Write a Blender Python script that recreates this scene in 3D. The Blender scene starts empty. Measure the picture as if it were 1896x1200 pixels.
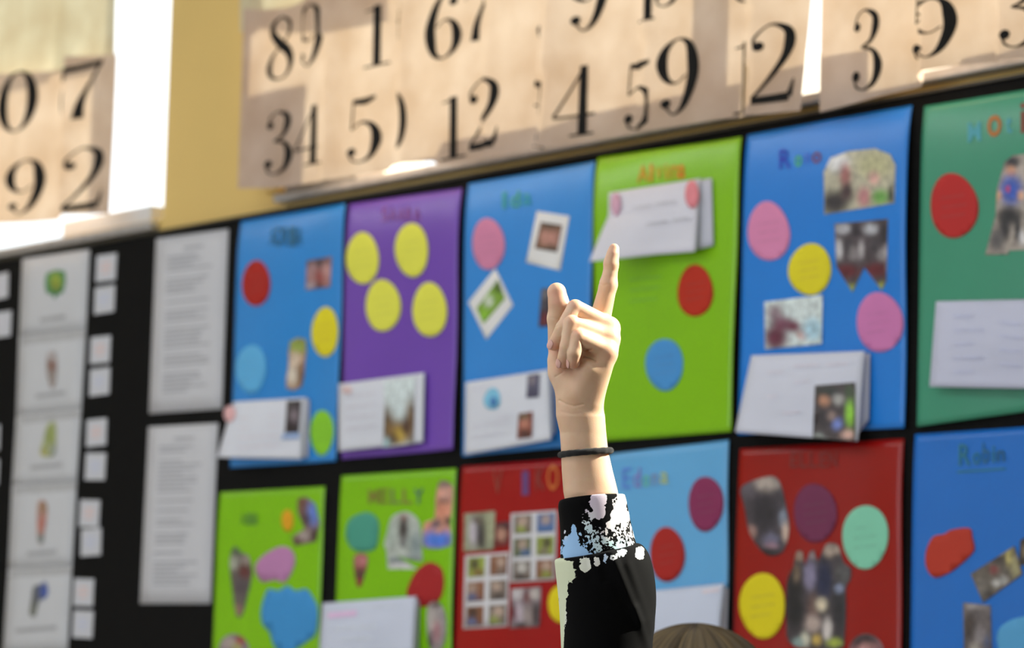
import bpy, bmesh, math, random
import numpy as np
from mathutils import Vector, Matrix
from mathutils.geometry import delaunay_2d_cdt

scene = bpy.context.scene
col = scene.collection
random.seed(7)

# ------------------------------------------------------------------ camera
F = 5301.65                      # focal length in pixels of the 1896 px wide frame
FW = Vector((-0.766832, 0.63141574, 0.1152512))
RT = Vector((0.63756501, 0.77004353, 0.02331992))
UP = Vector((0.07402387, -0.0913626, 0.99306261))
CAM = Vector((3.3, -2.7452, 1.12))
HD = 2.40                        # distance of the raised hand
cd = bpy.data.cameras.new('camera')
cam = bpy.data.objects.new('camera', cd)
col.objects.link(cam)
M = Matrix((RT, UP, -FW)).transposed().to_4x4()
M.translation = CAM
cam.matrix_world = M
cd.sensor_width = 36.0
cd.lens = F / 1896 * 36
cd.clip_start = 0.05
cd.dof.use_dof = True
cd.dof.focus_distance = HD
cd.dof.aperture_fstop = 7.6
scene.camera = cam

# ------------------------------------------------------------------ sky, sun, exposure
world = bpy.data.worlds.new('sky')
scene.world = world
world.use_nodes = True
bg = world.node_tree.nodes['Background']
bg.inputs[0].default_value = (0.92, 0.97, 1.04, 1)
bg.inputs[1].default_value = 2.0
sd = bpy.data.lights.new('sun', 'SUN')
sd.energy = 15.0
sd.angle = math.radians(0.6)
sd.color = (1.0, 0.93, 0.80)
sun = bpy.data.objects.new('sun', sd)
col.objects.link(sun)
el = math.radians(33)
tosun = Vector((0.5543 * math.cos(el), 0.8323 * math.cos(el), math.sin(el)))
sun.rotation_euler = tosun.to_track_quat('Z', 'Y').to_euler()
sun.location = (2, 4, 5)
vs = scene.view_settings
vs.view_transform = 'Standard'
vs.look = 'None'
vs.gamma = 1.0
vs.use_curve_mapping = False
vs.exposure = 0.06

# ------------------------------------------------------------------ helpers
def W(px, py, y=0.0):
    """photograph pixel -> point of the plane at depth y of the wall"""
    d = FW + RT * ((px - 948) / F) + UP * ((600 - py) / F)
    t = (y - CAM.y) / d.y
    return CAM + d * t

def lin(c):
    return tuple(((v / 255) / 12.92 if v / 255 <= 0.04045 else ((v / 255 + 0.055) / 1.055) ** 2.4) for v in c)

GAIN = (1.47, 1.43, 1.36)
def A(c):
    """observed sRGB colour -> reflectance under the room's light"""
    l = lin(c)
    return tuple(min(0.86, max(0.004, l[i] * GAIN[i])) for i in range(3))

LOC = {}
def empty(name, loc):
    o = bpy.data.objects.new(name, None)
    col.objects.link(o)
    o.location = loc
    o.empty_display_size = 0.05
    LOC[o.name] = Vector(loc)
    return o

def obj(name, verts, faces, mat, parent=None, smooth=False, thick=0.0):
    off = LOC[parent.name] if parent else Vector((0, 0, 0))
    me = bpy.data.meshes.new(name)
    me.from_pydata([(v[0] - off.x, v[1] - off.y, v[2] - off.z) for v in verts], [], faces)
    me.update()
    o = bpy.data.objects.new(name, me)
    col.objects.link(o)
    if mat:
        me.materials.append(mat)
    if smooth:
        me.polygons.foreach_set('use_smooth', [True] * len(me.polygons))
    if parent:
        o.parent = parent
        LOC[o.name] = off
    else:
        LOC[o.name] = Vector((0, 0, 0))
    if thick:
        m = o.modifiers.new('thickness', 'SOLIDIFY')
        m.thickness = thick
        m.offset = -1
    return o

def tag(o, label=None, cat=None, group=None, kind=None):
    if label: o['label'] = label
    if cat: o['category'] = cat
    if group: o['group'] = group
    if kind: o['kind'] = kind
    return o

def boxes(*bs):
    vs_, fs_ = [], []
    for (x0, x1, y0, y1, z0, z1) in bs:
        n = len(vs_)
        vs_ += [(x0, y0, z0), (x1, y0, z0), (x1, y1, z0), (x0, y1, z0),
                (x0, y0, z1), (x1, y0, z1), (x1, y1, z1), (x0, y1, z1)]
        fs_ += [tuple(n + i for i in f) for f in ((0, 3, 2, 1), (4, 5, 6, 7), (0, 1, 5, 4), (1, 2, 6, 5), (2, 3, 7, 6), (3, 0, 4, 7))]
    return vs_, fs_

def box(name, b, mat, parent=None, bevel=0.0):
    v, f = boxes(b)
    o = obj(name, v, f, mat, parent)
    if bevel:
        m = o.modifiers.new('bevel', 'BEVEL'); m.width = bevel; m.segments = 2
    return o

# ------------------------------------------------------------------ materials
def nodes(name):
    m = bpy.data.materials.new(name)
    m.use_nodes = True
    nt = m.node_tree
    return m, nt, nt.nodes['Principled BSDF'], nt.links

_mats = {}
def surf_mat(name, c, rough=0.6, var=0.06, scale=30, bump=0.0, bscale=400, spec=0.5, metal=0.0, stretch=None, sheen=0.0):
    m, nt, b, L = nodes(name)
    tc = nt.nodes.new('ShaderNodeTexCoord')
    src = tc.outputs['Object']
    if stretch:
        mp = nt.nodes.new('ShaderNodeMapping'); mp.inputs['Scale'].default_value = stretch
        L.new(src, mp.inputs[0]); src = mp.outputs[0]
    n = nt.nodes.new('ShaderNodeTexNoise'); n.inputs['Scale'].default_value = scale; n.inputs['Detail'].default_value = 4
    L.new(src, n.inputs[0])
    r = nt.nodes.new('ShaderNodeValToRGB')
    r.color_ramp.elements[0].position = 0.3; r.color_ramp.elements[1].position = 0.7
    r.color_ramp.elements[0].color = tuple(v * (1 - var) for v in c) + (1,)
    r.color_ramp.elements[1].color = tuple(min(1, v * (1 + var)) for v in c) + (1,)
    L.new(n.outputs[0], r.inputs[0]); L.new(r.outputs[0], b.inputs['Base Color'])
    b.inputs['Roughness'].default_value = rough
    b.inputs['Specular IOR Level'].default_value = spec
    b.inputs['Metallic'].default_value = metal
    if sheen:
        b.inputs['Sheen Weight'].default_value = sheen
    if bump:
        n2 = nt.nodes.new('ShaderNodeTexNoise'); n2.inputs['Scale'].default_value = bscale; n2.inputs['Detail'].default_value = 3
        L.new(src, n2.inputs[0])
        bp = nt.nodes.new('ShaderNodeBump'); bp.inputs['Strength'].default_value = bump; bp.inputs['Distance'].default_value = 0.001
        L.new(n2.outputs[0], bp.inputs['Height']); L.new(bp.outputs[0], b.inputs['Normal'])
    return m

def poster_paper(c):
    a = tuple(max(0.004, v - 0.016) for v in A(c))
    return surf_mat('poster_card_%d_%d_%d' % c, a, 0.25, 0.03, 9, 0.08, 250, spec=0.5)

def paper(c, rough=0.45):
    k = ('paper', c, rough)
    if k not in _mats:
        _mats[k] = surf_mat('paper_%d_%d_%d' % c, A(c), rough, 0.03, 9, 0.08, 250, spec=0.55 if rough < 0.41 else 0.2)
    return _mats[k]

def ink(c):
    k = ('ink', c)
    if k not in _mats:
        _mats[k] = surf_mat('ink_%d_%d_%d' % c, A(c), 0.6, 0.08, 60)
    return _mats[k]

def print_mat():
    m, nt, b, L = nodes('photo_print')
    a = nt.nodes.new('ShaderNodeAttribute'); a.attribute_name = 'Col'
    n = nt.nodes.new('ShaderNodeTexNoise'); n.inputs['Scale'].default_value = 110; n.inputs['Detail'].default_value = 5; n.inputs['Distortion'].default_value = 0.8
    tc = nt.nodes.new('ShaderNodeTexCoord'); L.new(tc.outputs['Object'], n.inputs[0])
    mp = nt.nodes.new('ShaderNodeMapRange'); mp.inputs[1].default_value = 0.3; mp.inputs[2].default_value = 0.7; mp.inputs[3].default_value = 0.66; mp.inputs[4].default_value = 1.26
    L.new(n.outputs[0], mp.inputs[0])
    mx = nt.nodes.new('ShaderNodeVectorMath'); mx.operation = 'MULTIPLY'
    L.new(a.outputs['Color'], mx.inputs[0]); L.new(mp.outputs[0], mx.inputs[1])
    L.new(mx.outputs[0], b.inputs['Base Color'])
    b.inputs['Roughness'].default_value = 0.35
    return m
PRINT = print_mat()

FELT = surf_mat('black_board_felt', (0.006, 0.006, 0.006), 0.9, 0.2, 200, 0.2, 900, spec=0.15)
MUSTARD = surf_mat('mustard_wall_paint', (0.80, 0.56, 0.18), 0.55, 0.03, 3)
WHITEWALL = surf_mat('white_ceiling_paint', (0.78, 0.78, 0.76), 0.8, 0.02, 2)
FLOOR = surf_mat('grey_linoleum', (0.34, 0.33, 0.31), 0.5, 0.12, 14)
RAIL = surf_mat('brushed_grey_metal', (0.45, 0.45, 0.46), 0.42, 0.1, 40, metal=0.5)
FRAMEW = surf_mat('white_window_paint', (0.72, 0.73, 0.74), 0.45, 0.03, 6)

def glass_mat():
    m, nt, b, L = nodes('window_glass')
    nt.nodes.remove(b)
    t = nt.nodes.new('ShaderNodeBsdfTransparent'); t.inputs[0].default_value = (0.97, 0.985, 0.98, 1)
    g = nt.nodes.new('ShaderNodeBsdfGlossy'); g.inputs['Roughness'].default_value = 0.02
    mx = nt.nodes.new('ShaderNodeMixShader'); mx.inputs[0].default_value = 0.06
    L.new(t.outputs[0], mx.inputs[1]); L.new(g.outputs[0], mx.inputs[2])
    L.new(mx.outputs[0], nt.nodes['Material Output'].inputs[0])
    return m
GLASS = glass_mat()

def cloth_mat(name, c, trans, tint, fac):
    """woven cloth that lets light through"""
    m, nt, b, L = nodes(name)
    tc = nt.nodes.new('ShaderNodeTexCoord')
    n = nt.nodes.new('ShaderNodeTexNoise'); n.inputs['Scale'].default_value = 12; n.inputs['Detail'].default_value = 6
    L.new(tc.outputs['Object'], n.inputs[0])
    w1 = nt.nodes.new('ShaderNodeTexWave'); w1.inputs['Scale'].default_value = 260; w1.bands_direction = 'X'; w1.inputs['Distortion'].default_value = 2
    w2 = nt.nodes.new('ShaderNodeTexWave'); w2.inputs['Scale'].default_value = 260; w2.bands_direction = 'Z'; w2.inputs['Distortion'].default_value = 2
    for w in (w1, w2): L.new(tc.outputs['Object'], w.inputs[0])
    ad = nt.nodes.new('ShaderNodeMath'); ad.operation = 'ADD'
    L.new(w1.outputs['Fac'], ad.inputs[0]); L.new(w2.outputs['Fac'], ad.inputs[1])
    r = nt.nodes.new('ShaderNodeValToRGB')
    r.color_ramp.elements[0].position = 0.3; r.color_ramp.elements[1].position = 0.72
    r.color_ramp.elements[0].color = (c[0] * 0.86, c[1] * 0.80, c[2] * 0.74, 1)
    r.color_ramp.elements[1].color = tuple(min(1, v * 1.06) for v in c) + (1,)
    L.new(n.outputs[0], r.inputs[0]); L.new(r.outputs[0], b.inputs['Base Color'])
    b.inputs['Roughness'].default_value = 0.9
    b.inputs['Specular IOR Level'].default_value = 0.1
    bp = nt.nodes.new('ShaderNodeBump'); bp.inputs['Strength'].default_value = 0.25; bp.inputs['Distance'].default_value = 0.0006
    L.new(ad.outputs[0], bp.inputs['Height']); L.new(bp.outputs[0], b.inputs['Normal'])
    t = nt.nodes.new('ShaderNodeBsdfTranslucent')
    r2 = nt.nodes.new('ShaderNodeValToRGB')
    r2.color_ramp.elements[0].position = 0.3; r2.color_ramp.elements[1].position = 0.72
    r2.color_ramp.elements[0].color = (tint[0] * 0.80, tint[1] * 0.70, tint[2] * 0.58) + (1,)
    r2.color_ramp.elements[1].color = tuple(min(1, v * 1.1) for v in tint) + (1,)
    L.new(n.outputs[0], r2.inputs[0]); L.new(r2.outputs[0], t.inputs[0])
    mx = nt.nodes.new('ShaderNodeMixShader'); mx.inputs[0].default_value = fac
    L.new(b.outputs[0], mx.inputs[1]); L.new(t.outputs[0], mx.inputs[2])
    L.new(mx.outputs[0], nt.nodes['Material Output'].inputs[0])
    return m
BURLAP = cloth_mat('beige_burlap', (0.64, 0.50, 0.405), 0.5, (0.88, 0.70, 0.50), 0.145)
CURTAIN = cloth_mat('yellow_curtain_cloth', (0.71, 0.65, 0.45), 0.5, (0.88, 0.82, 0.58), 0.09)
DIGIT = surf_mat('black_stencil_ink', (0.012, 0.011, 0.010), 0.85, 0.3, 120, spec=0.2)

# ------------------------------------------------------------------ setting
BY = -0.015                      # front face of the pin board
ZB = 1.860                       # top of the board
XP0, XP1 = -1.026, -0.655        # mustard pillar between the windows
ZH = 2.98                        # head of the windows
def struct(o): o['kind'] = 'structure'; return o
struct(box('floor', (-5.0, 4.8, -5.2, 0.35, -0.1, 0.0), FLOOR))
struct(box('ceiling', (-5.0, 4.8, -5.2, 0.35, 3.15, 3.25), WHITEWALL))
v, f = boxes((-5.0, 4.8, 0.0, 0.25, 0.0, ZB + 0.026),          # below the windows
             (-5.0, 4.8, 0.0, 0.25, ZH, 3.15),                  # above the windows
             (XP0, XP1, 0.0, 0.25, ZB + 0.026, ZH),             # pillar
             (-5.0, -3.6, 0.0, 0.25, ZB + 0.026, ZH), (3.6, 4.8, 0.0, 0.25, ZB + 0.026, ZH))
struct(obj('wall_front', v, f, MUSTARD))
struct(box('wall_left', (-5.2, -5.0, -5.2, 0.35, -0.1, 3.25), surf_mat('ochre_wall_paint', (0.42, 0.32, 0.16), 0.7, 0.03, 3)))
struct(box('wall_right', (4.8, 5.0, -5.2, 0.35, -0.1, 3.25), WHITEWALL))
v, f = boxes((2.3, 5.0, -5.4, -5.2, -0.1, 3.25), (-5.2, -2.6, -5.4, -5.2, -0.1, 3.25), (-2.6, 2.3, -5.4, -5.2, -0.1, 0.8), (-2.6, 2.3, -5.4, -5.2, 2.9, 3.25), *[(x, x + 0.14, -5.4, -5.2, 0.8, 2.9) for x in (-1.0, 0.65)])
struct(obj('wall_back', v, f, WHITEWALL))
struct(box('trim_1', (XP1 - 0.030, XP1, -0.012, 0.0, ZB + 0.030, ZH), MUSTARD, bevel=0.003))

def window(name, x0, x1, mull):
    r = struct(empty(name, ((x0 + x1) / 2, 0.16, ZB + 0.026)))
    z0, z1 = ZB + 0.026, ZH
    fr = 0.006
    v, f = boxes((x0, x1, 0.13, 0.19, z0, z0 + fr), (x0, x1, 0.13, 0.19, z1 - 0.05, z1),
                 (x0, x0 + fr, 0.13, 0.19, z0 + fr, z1 - 0.05), (x1 - fr, x1, 0.13, 0.19, z0 + fr, z1 - 0.05))
    obj('window_frame', v, f, FRAMEW, r)
    xs = [x0 + fr]
    for mx in mull:
        box('mullion', (mx - 0.016, mx + 0.016, 0.12, 0.19, z0 + fr, z1 - 0.05), FRAMEW, r, 0.003)
        xs += [mx - 0.016, mx + 0.016]
    xs.append(x1 - fr)
    for i in range(0, len(xs), 2):
        box('pane', (xs[i], xs[i + 1], 0.158, 0.162, z0 + fr, z1 - 0.05), GLASS, r)
    return r
window('window_1', -3.6, XP0, (-2.4,))
window('window_2', XP1, 3.6, (0.600, 2.10))
struct(box('trim_2', (XP1 + 0.01, 3.5, -0.026, -0.0012, ZB + 0.010, ZB + 0.0245), RAIL, bevel=0.003))
struct(box('trim_3', (-3.5, XP0 - 0.01, -0.022, -0.0012, ZB + 0.004, ZB + 0.020), RAIL, bevel=0.003))

board = empty('pin_board', (0, BY / 2, 0.70))
tag(board, 'long black felt pin board on the wall beneath the windows', 'pin board')
box('panel', (-3.4, 3.4, BY, -0.0015, 0.70, ZB), FELT, board)
box('board_edge', (-3.4, 3.4, BY - 0.004, BY, ZB - 0.004, ZB), surf_mat('dark_board_edge', (0.03, 0.028, 0.02), 0.5), board)

# ceiling lamps over the board
LAMPGLOW, nt_, b_, L_ = nodes('lamp_diffuser')
b_.inputs['Base Color'].default_value = (0.9, 0.9, 0.9, 1)
b_.inputs['Emission Color'].default_value = (0.97, 0.98, 1.0, 1)
b_.inputs['Emission Strength'].default_value = 4.8
for i, x in enumerate((-4.0, -2.5, -1.0, 0.5, 2.0)):
    r = empty('ceiling_lamp', (x, -2.6, 3.08))
    tag(r, 'long white ceiling lamp, number %s from the far end of the row above the board' % ('one', 'two', 'three', 'four', 'five')[i], 'lamp', 'ceiling lamps in a row before the board')
    v, f = boxes((x - 0.65, x + 0.65, -2.92, -2.28, 3.09, 3.15))
    obj('housing', v, f, FRAMEW, r)
    box('diffuser', (x - 0.63, x + 0.63, -2.90, -2.30, 3.07, 3.09), LAMPGLOW, r, 0.008)

# blocks added behind the cloths to shade them are built with the banners
# ------------------------------------------------------------------ flat paper pieces on the board
def inside(p, poly):
    x, y = p; c = False; n = len(poly)
    for i in range(n):
        x1, y1 = poly[i]; x2, y2 = poly[(i + 1) % n]
        if (y1 > y) != (y2 > y) and x < (x2 - x1) * (y - y1) / (y2 - y1) + x1:
            c = not c
    return c

def ell(cx, cy, rx, ry, n=30, irr=0.02, seed=None):
    rnd = random.Random(seed if seed is not None else int(cx * 7 + cy))
    p1, p2 = rnd.random() * 6.28, rnd.random() * 6.28
    out = []
    for i in range(n):
        a = 2 * math.pi * i / n
        k = 1 + irr * math.sin(2 * a + p1) + irr * math.sin(3 * a + p2)
        out.append((cx + rx * k * math.cos(a), cy + ry * k * math.sin(a)))
    return out

def smooth_loop(pts, n=4):
    out = []; m = len(pts)
    for i in range(m):
        p0, p1, p2, p3 = (pts[(i + j - 1) % m] for j in range(4))
        for s in range(n):
            t = s / n
            out.append(tuple(0.5 * ((2 * p1[k]) + (-p0[k] + p2[k]) * t + (2 * p0[k] - 5 * p1[k] + 4 * p2[k] - p3[k]) * t * t + (-p0[k] + 3 * p1[k] - 3 * p2[k] + p3[k]) * t ** 3) for k in (0, 1)))
    return out

def patch(name, parent, outline, mat, surf, off, step=14, base=None, blobs=(), thick=0.0003):
    """paper cut to an outline (photograph pixels), lying on the surface surf(x, z)"""
    xs = [p[0] for p in outline]; ys = [p[1] for p in outline]
    pts = [Vector(p) for p in outline]
    n = len(pts)
    gx = min(xs) + step * 0.5
    while gx < max(xs):
        gy = min(ys) + step * 0.5
        while gy < max(ys):
            if inside((gx, gy), outline):
                pts.append(Vector((gx + 0.07 * math.sin(gy), gy)))
            gy += step
        gx += step
    vs2, _, fs2, *_ = delaunay_2d_cdt(pts, [(i, (i + 1) % n) for i in range(n)], [], 1, 1e-5)
    V = []
    for p in vs2:
        w = W(p.x, p.y, BY)
        w = W(p.x, p.y, surf(w.x, w.z) - off)
        V.append(w)
    fs = []
    for t in fs2:
        a, b, c = (V[i] for i in t[:3])
        nrm = (b - a).cross(c - a)
        fs.append(tuple(t) if nrm.y < 0 else tuple(reversed(t)))
    o = obj(name, V, fs, mat, parent, True, thick)
    if base is not None:
        me = o.data
        at = me.color_attributes.new('Col', 'FLOAT_COLOR', 'POINT')
        B = np.array(A(base)); data = []
        for p in vs2:
            c = B.copy()
            for (bx, by, rx, ry, bc) in blobs:
                d = ((p.x - bx) / rx) ** 2 + ((p.y - by) / ry) ** 2
                if d < 4:
                    w = math.exp(-0.7 * d * d)
                    c = c * (1 - w) + np.array(A(bc)) * w
            data += [c[0], c[1], c[2], 1.0]
        at.data.foreach_set('color', data)
    return o

def quad_sheet(name, parent, q, mat, ys, nu=14, nv=14, bow=0.0, thick=0.0004, curl=None, base=None):
    """sheet through four pixel corners TL TR BR BL; ys = distance of each corner from the board"""
    V = []
    for j in range(nv + 1):
        t = j / nv
        for i in range(nu + 1):
            s = i / nu
            px = (q[0][0] * (1 - s) + q[1][0] * s) * (1 - t) + (q[3][0] * (1 - s) + q[2][0] * s) * t
            py = (q[0][1] * (1 - s) + q[1][1] * s) * (1 - t) + (q[3][1] * (1 - s) + q[2][1] * s) * t
            d = (ys[0] * (1 - s) + ys[1] * s) * (1 - t) + (ys[3] * (1 - s) + ys[2] * s) * t
            d += bow * math.sin(math.pi * s) * math.sin(math.pi * min(1, t * 1.2))
            if curl: px, py, d = curl(s, t, px, py, d)
            if base:
                w = W(px, py, BY); d += BY - base(w.x, w.z)
            V.append(W(px, py, BY - d))
    fs = [(j * (nu + 1) + i, (j + 1) * (nu + 1) + i, (j + 1) * (nu + 1) + i + 1, j * (nu + 1) + i + 1) for j in range(nv) for i in range(nu)]
    return obj(name, V, fs, mat, parent, True, thick)

def sheet_surf(q, ys, bow, base=None):
    """distance of such a sheet from the board, as a y coordinate for things lying on it"""
    def fn_px(px, py):
        x0 = (q[0][0] + q[3][0]) / 2; x1 = (q[1][0] + q[2][0]) / 2
        s = min(1, max(0, (px - x0) / (x1 - x0)))
        yt = q[0][1] * (1 - s) + q[1][1] * s; yb = q[3][1] * (1 - s) + q[2][1] * s
        t = min(1, max(0, (py - yt) / (yb - yt)))
        d = (ys[0] * (1 - s) + ys[1] * s) * (1 - t) + (ys[3] * (1 - s) + ys[2] * s) * t
        if base:
            w = W(px, py, BY); d += BY - base(w.x, w.z)
        return BY - d - bow * math.sin(math.pi * s) * math.sin(math.pi * min(1, t * 1.2))
    return fn_px

def PX(x, z, y=BY):
    v = Vector((x, y, z)) - CAM
    d = v.dot(FW)
    return 948 + F * v.dot(RT) / d, 600 - F * v.dot(UP) / d

_glyph = {}
def glyph(ch, off=0.012):
    if ch not in _glyph:
        cu = bpy.data.curves.new('lettering', 'FONT')
        cu.body = ch; cu.offset = off; cu.resolution_u = 3
        ob = bpy.data.objects.new('lettering', cu); col.objects.link(ob)
        me = bpy.data.meshes.new_from_object(ob.evaluated_get(bpy.context.evaluated_depsgraph_get()))
        V = [(p.co.x, p.co.y) for p in me.vertices]; Fc = [tuple(p.vertices) for p in me.polygons]
        bpy.data.objects.remove(ob); bpy.data.curves.remove(cu); bpy.data.meshes.remove(me)
        x0 = min(p[0] for p in V); x1 = max(p[0] for p in V); y0 = min(p[1] for p in V); y1 = max(p[1] for p in V)
        _glyph[ch] = ([((p[0] - x0) / (x1 - x0), (p[1] - y0) / (y1 - y0)) for p in V], Fc)
    return _glyph[ch]

def letters(parent, spec, surf, off=0.0013, name='lettering'):
    """spec: (character, colour, x0, y0, x1, y1[, y shift along]) in pixels"""
    for (ch, c, x0, y0, x1, y1) in spec:
        V, Fc = glyph(ch)
        sl = -0.14 + (y0 - 200) * 0.00013            # the row slopes with the board
        P = []
        for (a, b) in V:
            px = x0 + a * (x1 - x0); py = y1 - b * (y1 - y0) + (px - (x0 + x1) / 2) * sl
            w = W(px, py, BY)
            P.append(W(px, py, surf(w.x, w.z) - off))
        obj(name, P, [tuple(reversed(f)) if True else f for f in Fc], ink(c), parent)

def bars(name, parent, rows, c, surf, off):
    """lines of small print: (x0, y0, x1, y1, h) pixel strokes"""
    V, Fs = [], []
    for (x0, y0, x1, y1, h) in rows:
        n = len(V)
        for (px, py) in ((x0, y0 - h / 2), (x1, y1 - h / 2), (x1, y1 + h / 2), (x0, y0 + h / 2)):
            w = W(px, py, BY)
            V.append(W(px, py, surf(w.x, w.z) - off))
        Fs.append((n + 3, n + 2, n + 1, n))
    o = obj(name, V, Fs, ink(c), parent)
    if len(rows) > 1: o['kind'] = 'stuff'
    return o

SURF = {}
def make_poster(q, c, label, seed, bulge=1.0):
    """q: TL TR BR BL pixels"""
    rnd = random.Random(seed)
    P = [W(p[0], p[1], BY) for p in q]
    x0 = min(P[0].x, P[3].x); wd = P[1].x - P[0].x; zt = max(P[0].z, P[1].z); h = zt - P[3].z
    ph = rnd.random() * 6.28; ph2 = rnd.random() * 6.28; a2 = 0.0012 + 0.0012 * rnd.random()
    vc = 0.12 + 0.05 * rnd.random()
    def surf(x, z):
        u = (x - x0) / wd; v = (zt - z) / h
        vv = max(0.0, v)
        b = (1 - math.exp(-vv / 0.12)) * math.exp(-vv / 0.7) * (0.75 + 0.25 * math.sin(3.5 * u + ph))
        r = a2 * (1 + math.sin(5.2 * u + 2.2 * v + ph2)) * (0.25 + v)
        edge = 0.0012 * math.exp(-((u - 1) / 0.12) ** 2) * (1 + math.sin(9 * v + ph))
        return BY - 0.0012 - 0.0105 * bulge * b - r - edge
    root = empty('poster', ((P[0].x + P[1].x) / 2, BY, P[3].z))
    tag(root, label, 'poster', 'children\'s posters pinned to the board')
    nu, nv = 32, 44
    V = []
    for j in range(nv + 1):
        t = j / nv
        for i in range(nu + 1):
            s = i / nu
            p = (P[0] * (1 - s) + P[1] * s) * (1 - t) + (P[3] * (1 - s) + P[2] * s) * t
            V.append((p.x, surf(p.x, p.z), p.z))
    fs = [(j * (nu + 1) + i, (j + 1) * (nu + 1) + i, (j + 1) * (nu + 1) + i + 1, j * (nu + 1) + i + 1) for j in range(nv) for i in range(nu)]
    obj('sheet', V, fs, poster_paper(c), root, True, 0.0005)
    SURF[root.name] = surf
    return root, surf

def disc(root, surf, cx, cy, rx, ry, c, off=0.0013, irr=0.02):
    lab = None
    o = patch('paper_disc', root, ell(cx, cy, rx, ry, 32, irr), paper(c, 0.55), surf, off, 12)
    rnd = random.Random(int(cx + cy))
    rows = []
    for k in range(3):
        y = cy + (k - 1) * ry * 0.30
        rows.append((cx - rx * (0.55 - 0.1 * rnd.random()), y + 3, cx + rx * (0.35 + 0.25 * rnd.random()), y - 3, ry * 0.07))
    dk = tuple(int(v * 0.955) for v in c)
    bars('writing', o, rows, dk, surf, off + 0.0006)
    return o

def photo(root, surf, outline, base, blobs, off=0.0009, name='photo', step=6, thick=0.0003):
    return patch(name, root, outline, PRINT, surf, off, step, base, blobs, thick)

def note(root, q, ys, bow=0.002, c=(190, 195, 214), leaf=None, curl=None):
    o = quad_sheet('folded_note', root, q, paper(c, 0.7), ys, bow=bow, curl=curl, base=SURF[root.name])
    if leaf:
        quad_sheet('back_leaf', o, leaf[0], paper((174, 178, 194), 0.6), leaf[1], 8, 10, base=SURF[root.name])
    return o, sheet_surf(q, ys, bow, SURF[root.name])

def wsurf(fn_px):
    """turn a pixel surface into surf(x, z)"""
    return lambda x, z: fn_px(*PX(x, z))

# ------------------------------------------------------------------ posters, upper row
RED, YEL, PINK = (152, 36, 30), (206, 192, 38), (192, 122, 160)
# 1 blue
p, s = make_poster([(447.7, 409.8), (642.7, 377.3), (627.5, 854), (433.8, 867)], (46, 126, 200), 'sky blue poster beside the two text sheets, with red, yellow, pale blue and green discs', 1)
disc(p, s, 474, 525, 26, 43, RED); disc(p, s, 601.5, 615, 25, 46, YEL)
disc(p, s, 465, 683, 28, 45, (84, 158, 208)); disc(p, s, 596, 801, 22, 42, (122, 184, 46))
photo(p, s, [(568, 483), (614, 475), (611, 531), (566, 537)], (150, 110, 110), [(590, 488, 26, 12, (50, 40, 50)), (580, 500, 8, 14, (150, 120, 125)), (592, 512, 9, 14, (130, 60, 60)), (604, 500, 8, 14, (170, 130, 130)), (575, 530, 10, 8, (150, 140, 150)), (592, 533, 8, 8, (60, 25, 30))])
photo(p, s, smooth_loop([(537, 632), (566, 629), (564, 672), (558, 716), (530, 719), (534, 676)], 2), (150, 120, 95), [(552, 640, 18, 14, (130, 150, 70)), (546, 665, 10, 12, (200, 185, 170)), (541, 695, 9, 18, (205, 195, 185)), (557, 695, 6, 18, (90, 65, 50))])
letters(p, [(ch, (30, 88, 122), 500 + i * 12, 420, 511 + i * 12, 455) for i, ch in enumerate('ADRIA')], s)
q = [(432, 744), (567, 736), (558, 850), (402, 847)]; ys = [0.006, 0.006, 0.012, 0.03]
n, ns = note(p, q, ys, 0.004, leaf=([(560, 738), (573, 740), (570, 846), (556, 848)], [0.004, 0.003, 0.003, 0.008]))
photo(n, wsurf(ns), [(531, 742), (558, 741), (553, 802), (527, 803)], (50, 45, 50), [(545, 770, 8, 12, (110, 100, 110)), (540, 790, 10, 10, (40, 30, 35))], 0.0015)
photo(n, wsurf(ns), [(523, 803), (555, 801), (553, 812), (521, 814)], (140, 165, 215), [], 0.0015)
patch('painted_spot', n, ell(425, 766, 11, 15), ink((215, 160, 165)), wsurf(ns), 0.0016, 12)
bars('writing', n, [(440, 775 + k * 18, 515, 770 + k * 18, 3) for k in range(4)], (190, 188, 200), wsurf(ns), 0.0016)

# 2 purple
p, s = make_poster([(648, 378), (859, 349), (846, 833), (638, 851)], (104, 72, 166), 'purple poster with four yellow-green discs', 2, 1.2)
for d in ((671, 478.6, 30, 49), (762, 463, 31, 50), (709, 566, 32, 49), (795.4, 574, 32.5, 50)):
    disc(p, s, *d, (204, 206, 78))
letters(p, [(ch, (120, 62, 130), 706 + i * 15, 384, 719 + i * 15, 410) for i, ch in enumerate('SAARA')], s)
q = [(627, 711), (786, 690), (783, 819), (627, 836)]; ys = [0.010, 0.006, 0.008, 0.014]
n, ns = note(p, q, ys, 0.004)
photo(n, wsurf(ns), [(711, 706), (768, 698), (765, 822), (709, 829)], (188, 202, 208), [(715, 790, 14, 36, (90, 70, 50)), (762, 780, 12, 40, (100, 80, 60)), (738, 800, 26, 22, (120, 95, 60)), (740, 806, 10, 14, (175, 150, 70)), (752, 790, 8, 14, (70, 50, 45)), (728, 815, 10, 10, (90, 70, 50)), (714, 820, 8, 10, (150, 180, 190))], 0.0015)
bars('writing', n, [(640, 735 + k * 20, 695, 728 + k * 20, 3.5) for k in range(4)], (185, 186, 200), wsurf(ns), 0.0016)
patch('painted_spot', n, ell(642, 722, 10, 8), ink((215, 180, 185)), wsurf(ns), 0.0016, 12)

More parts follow.
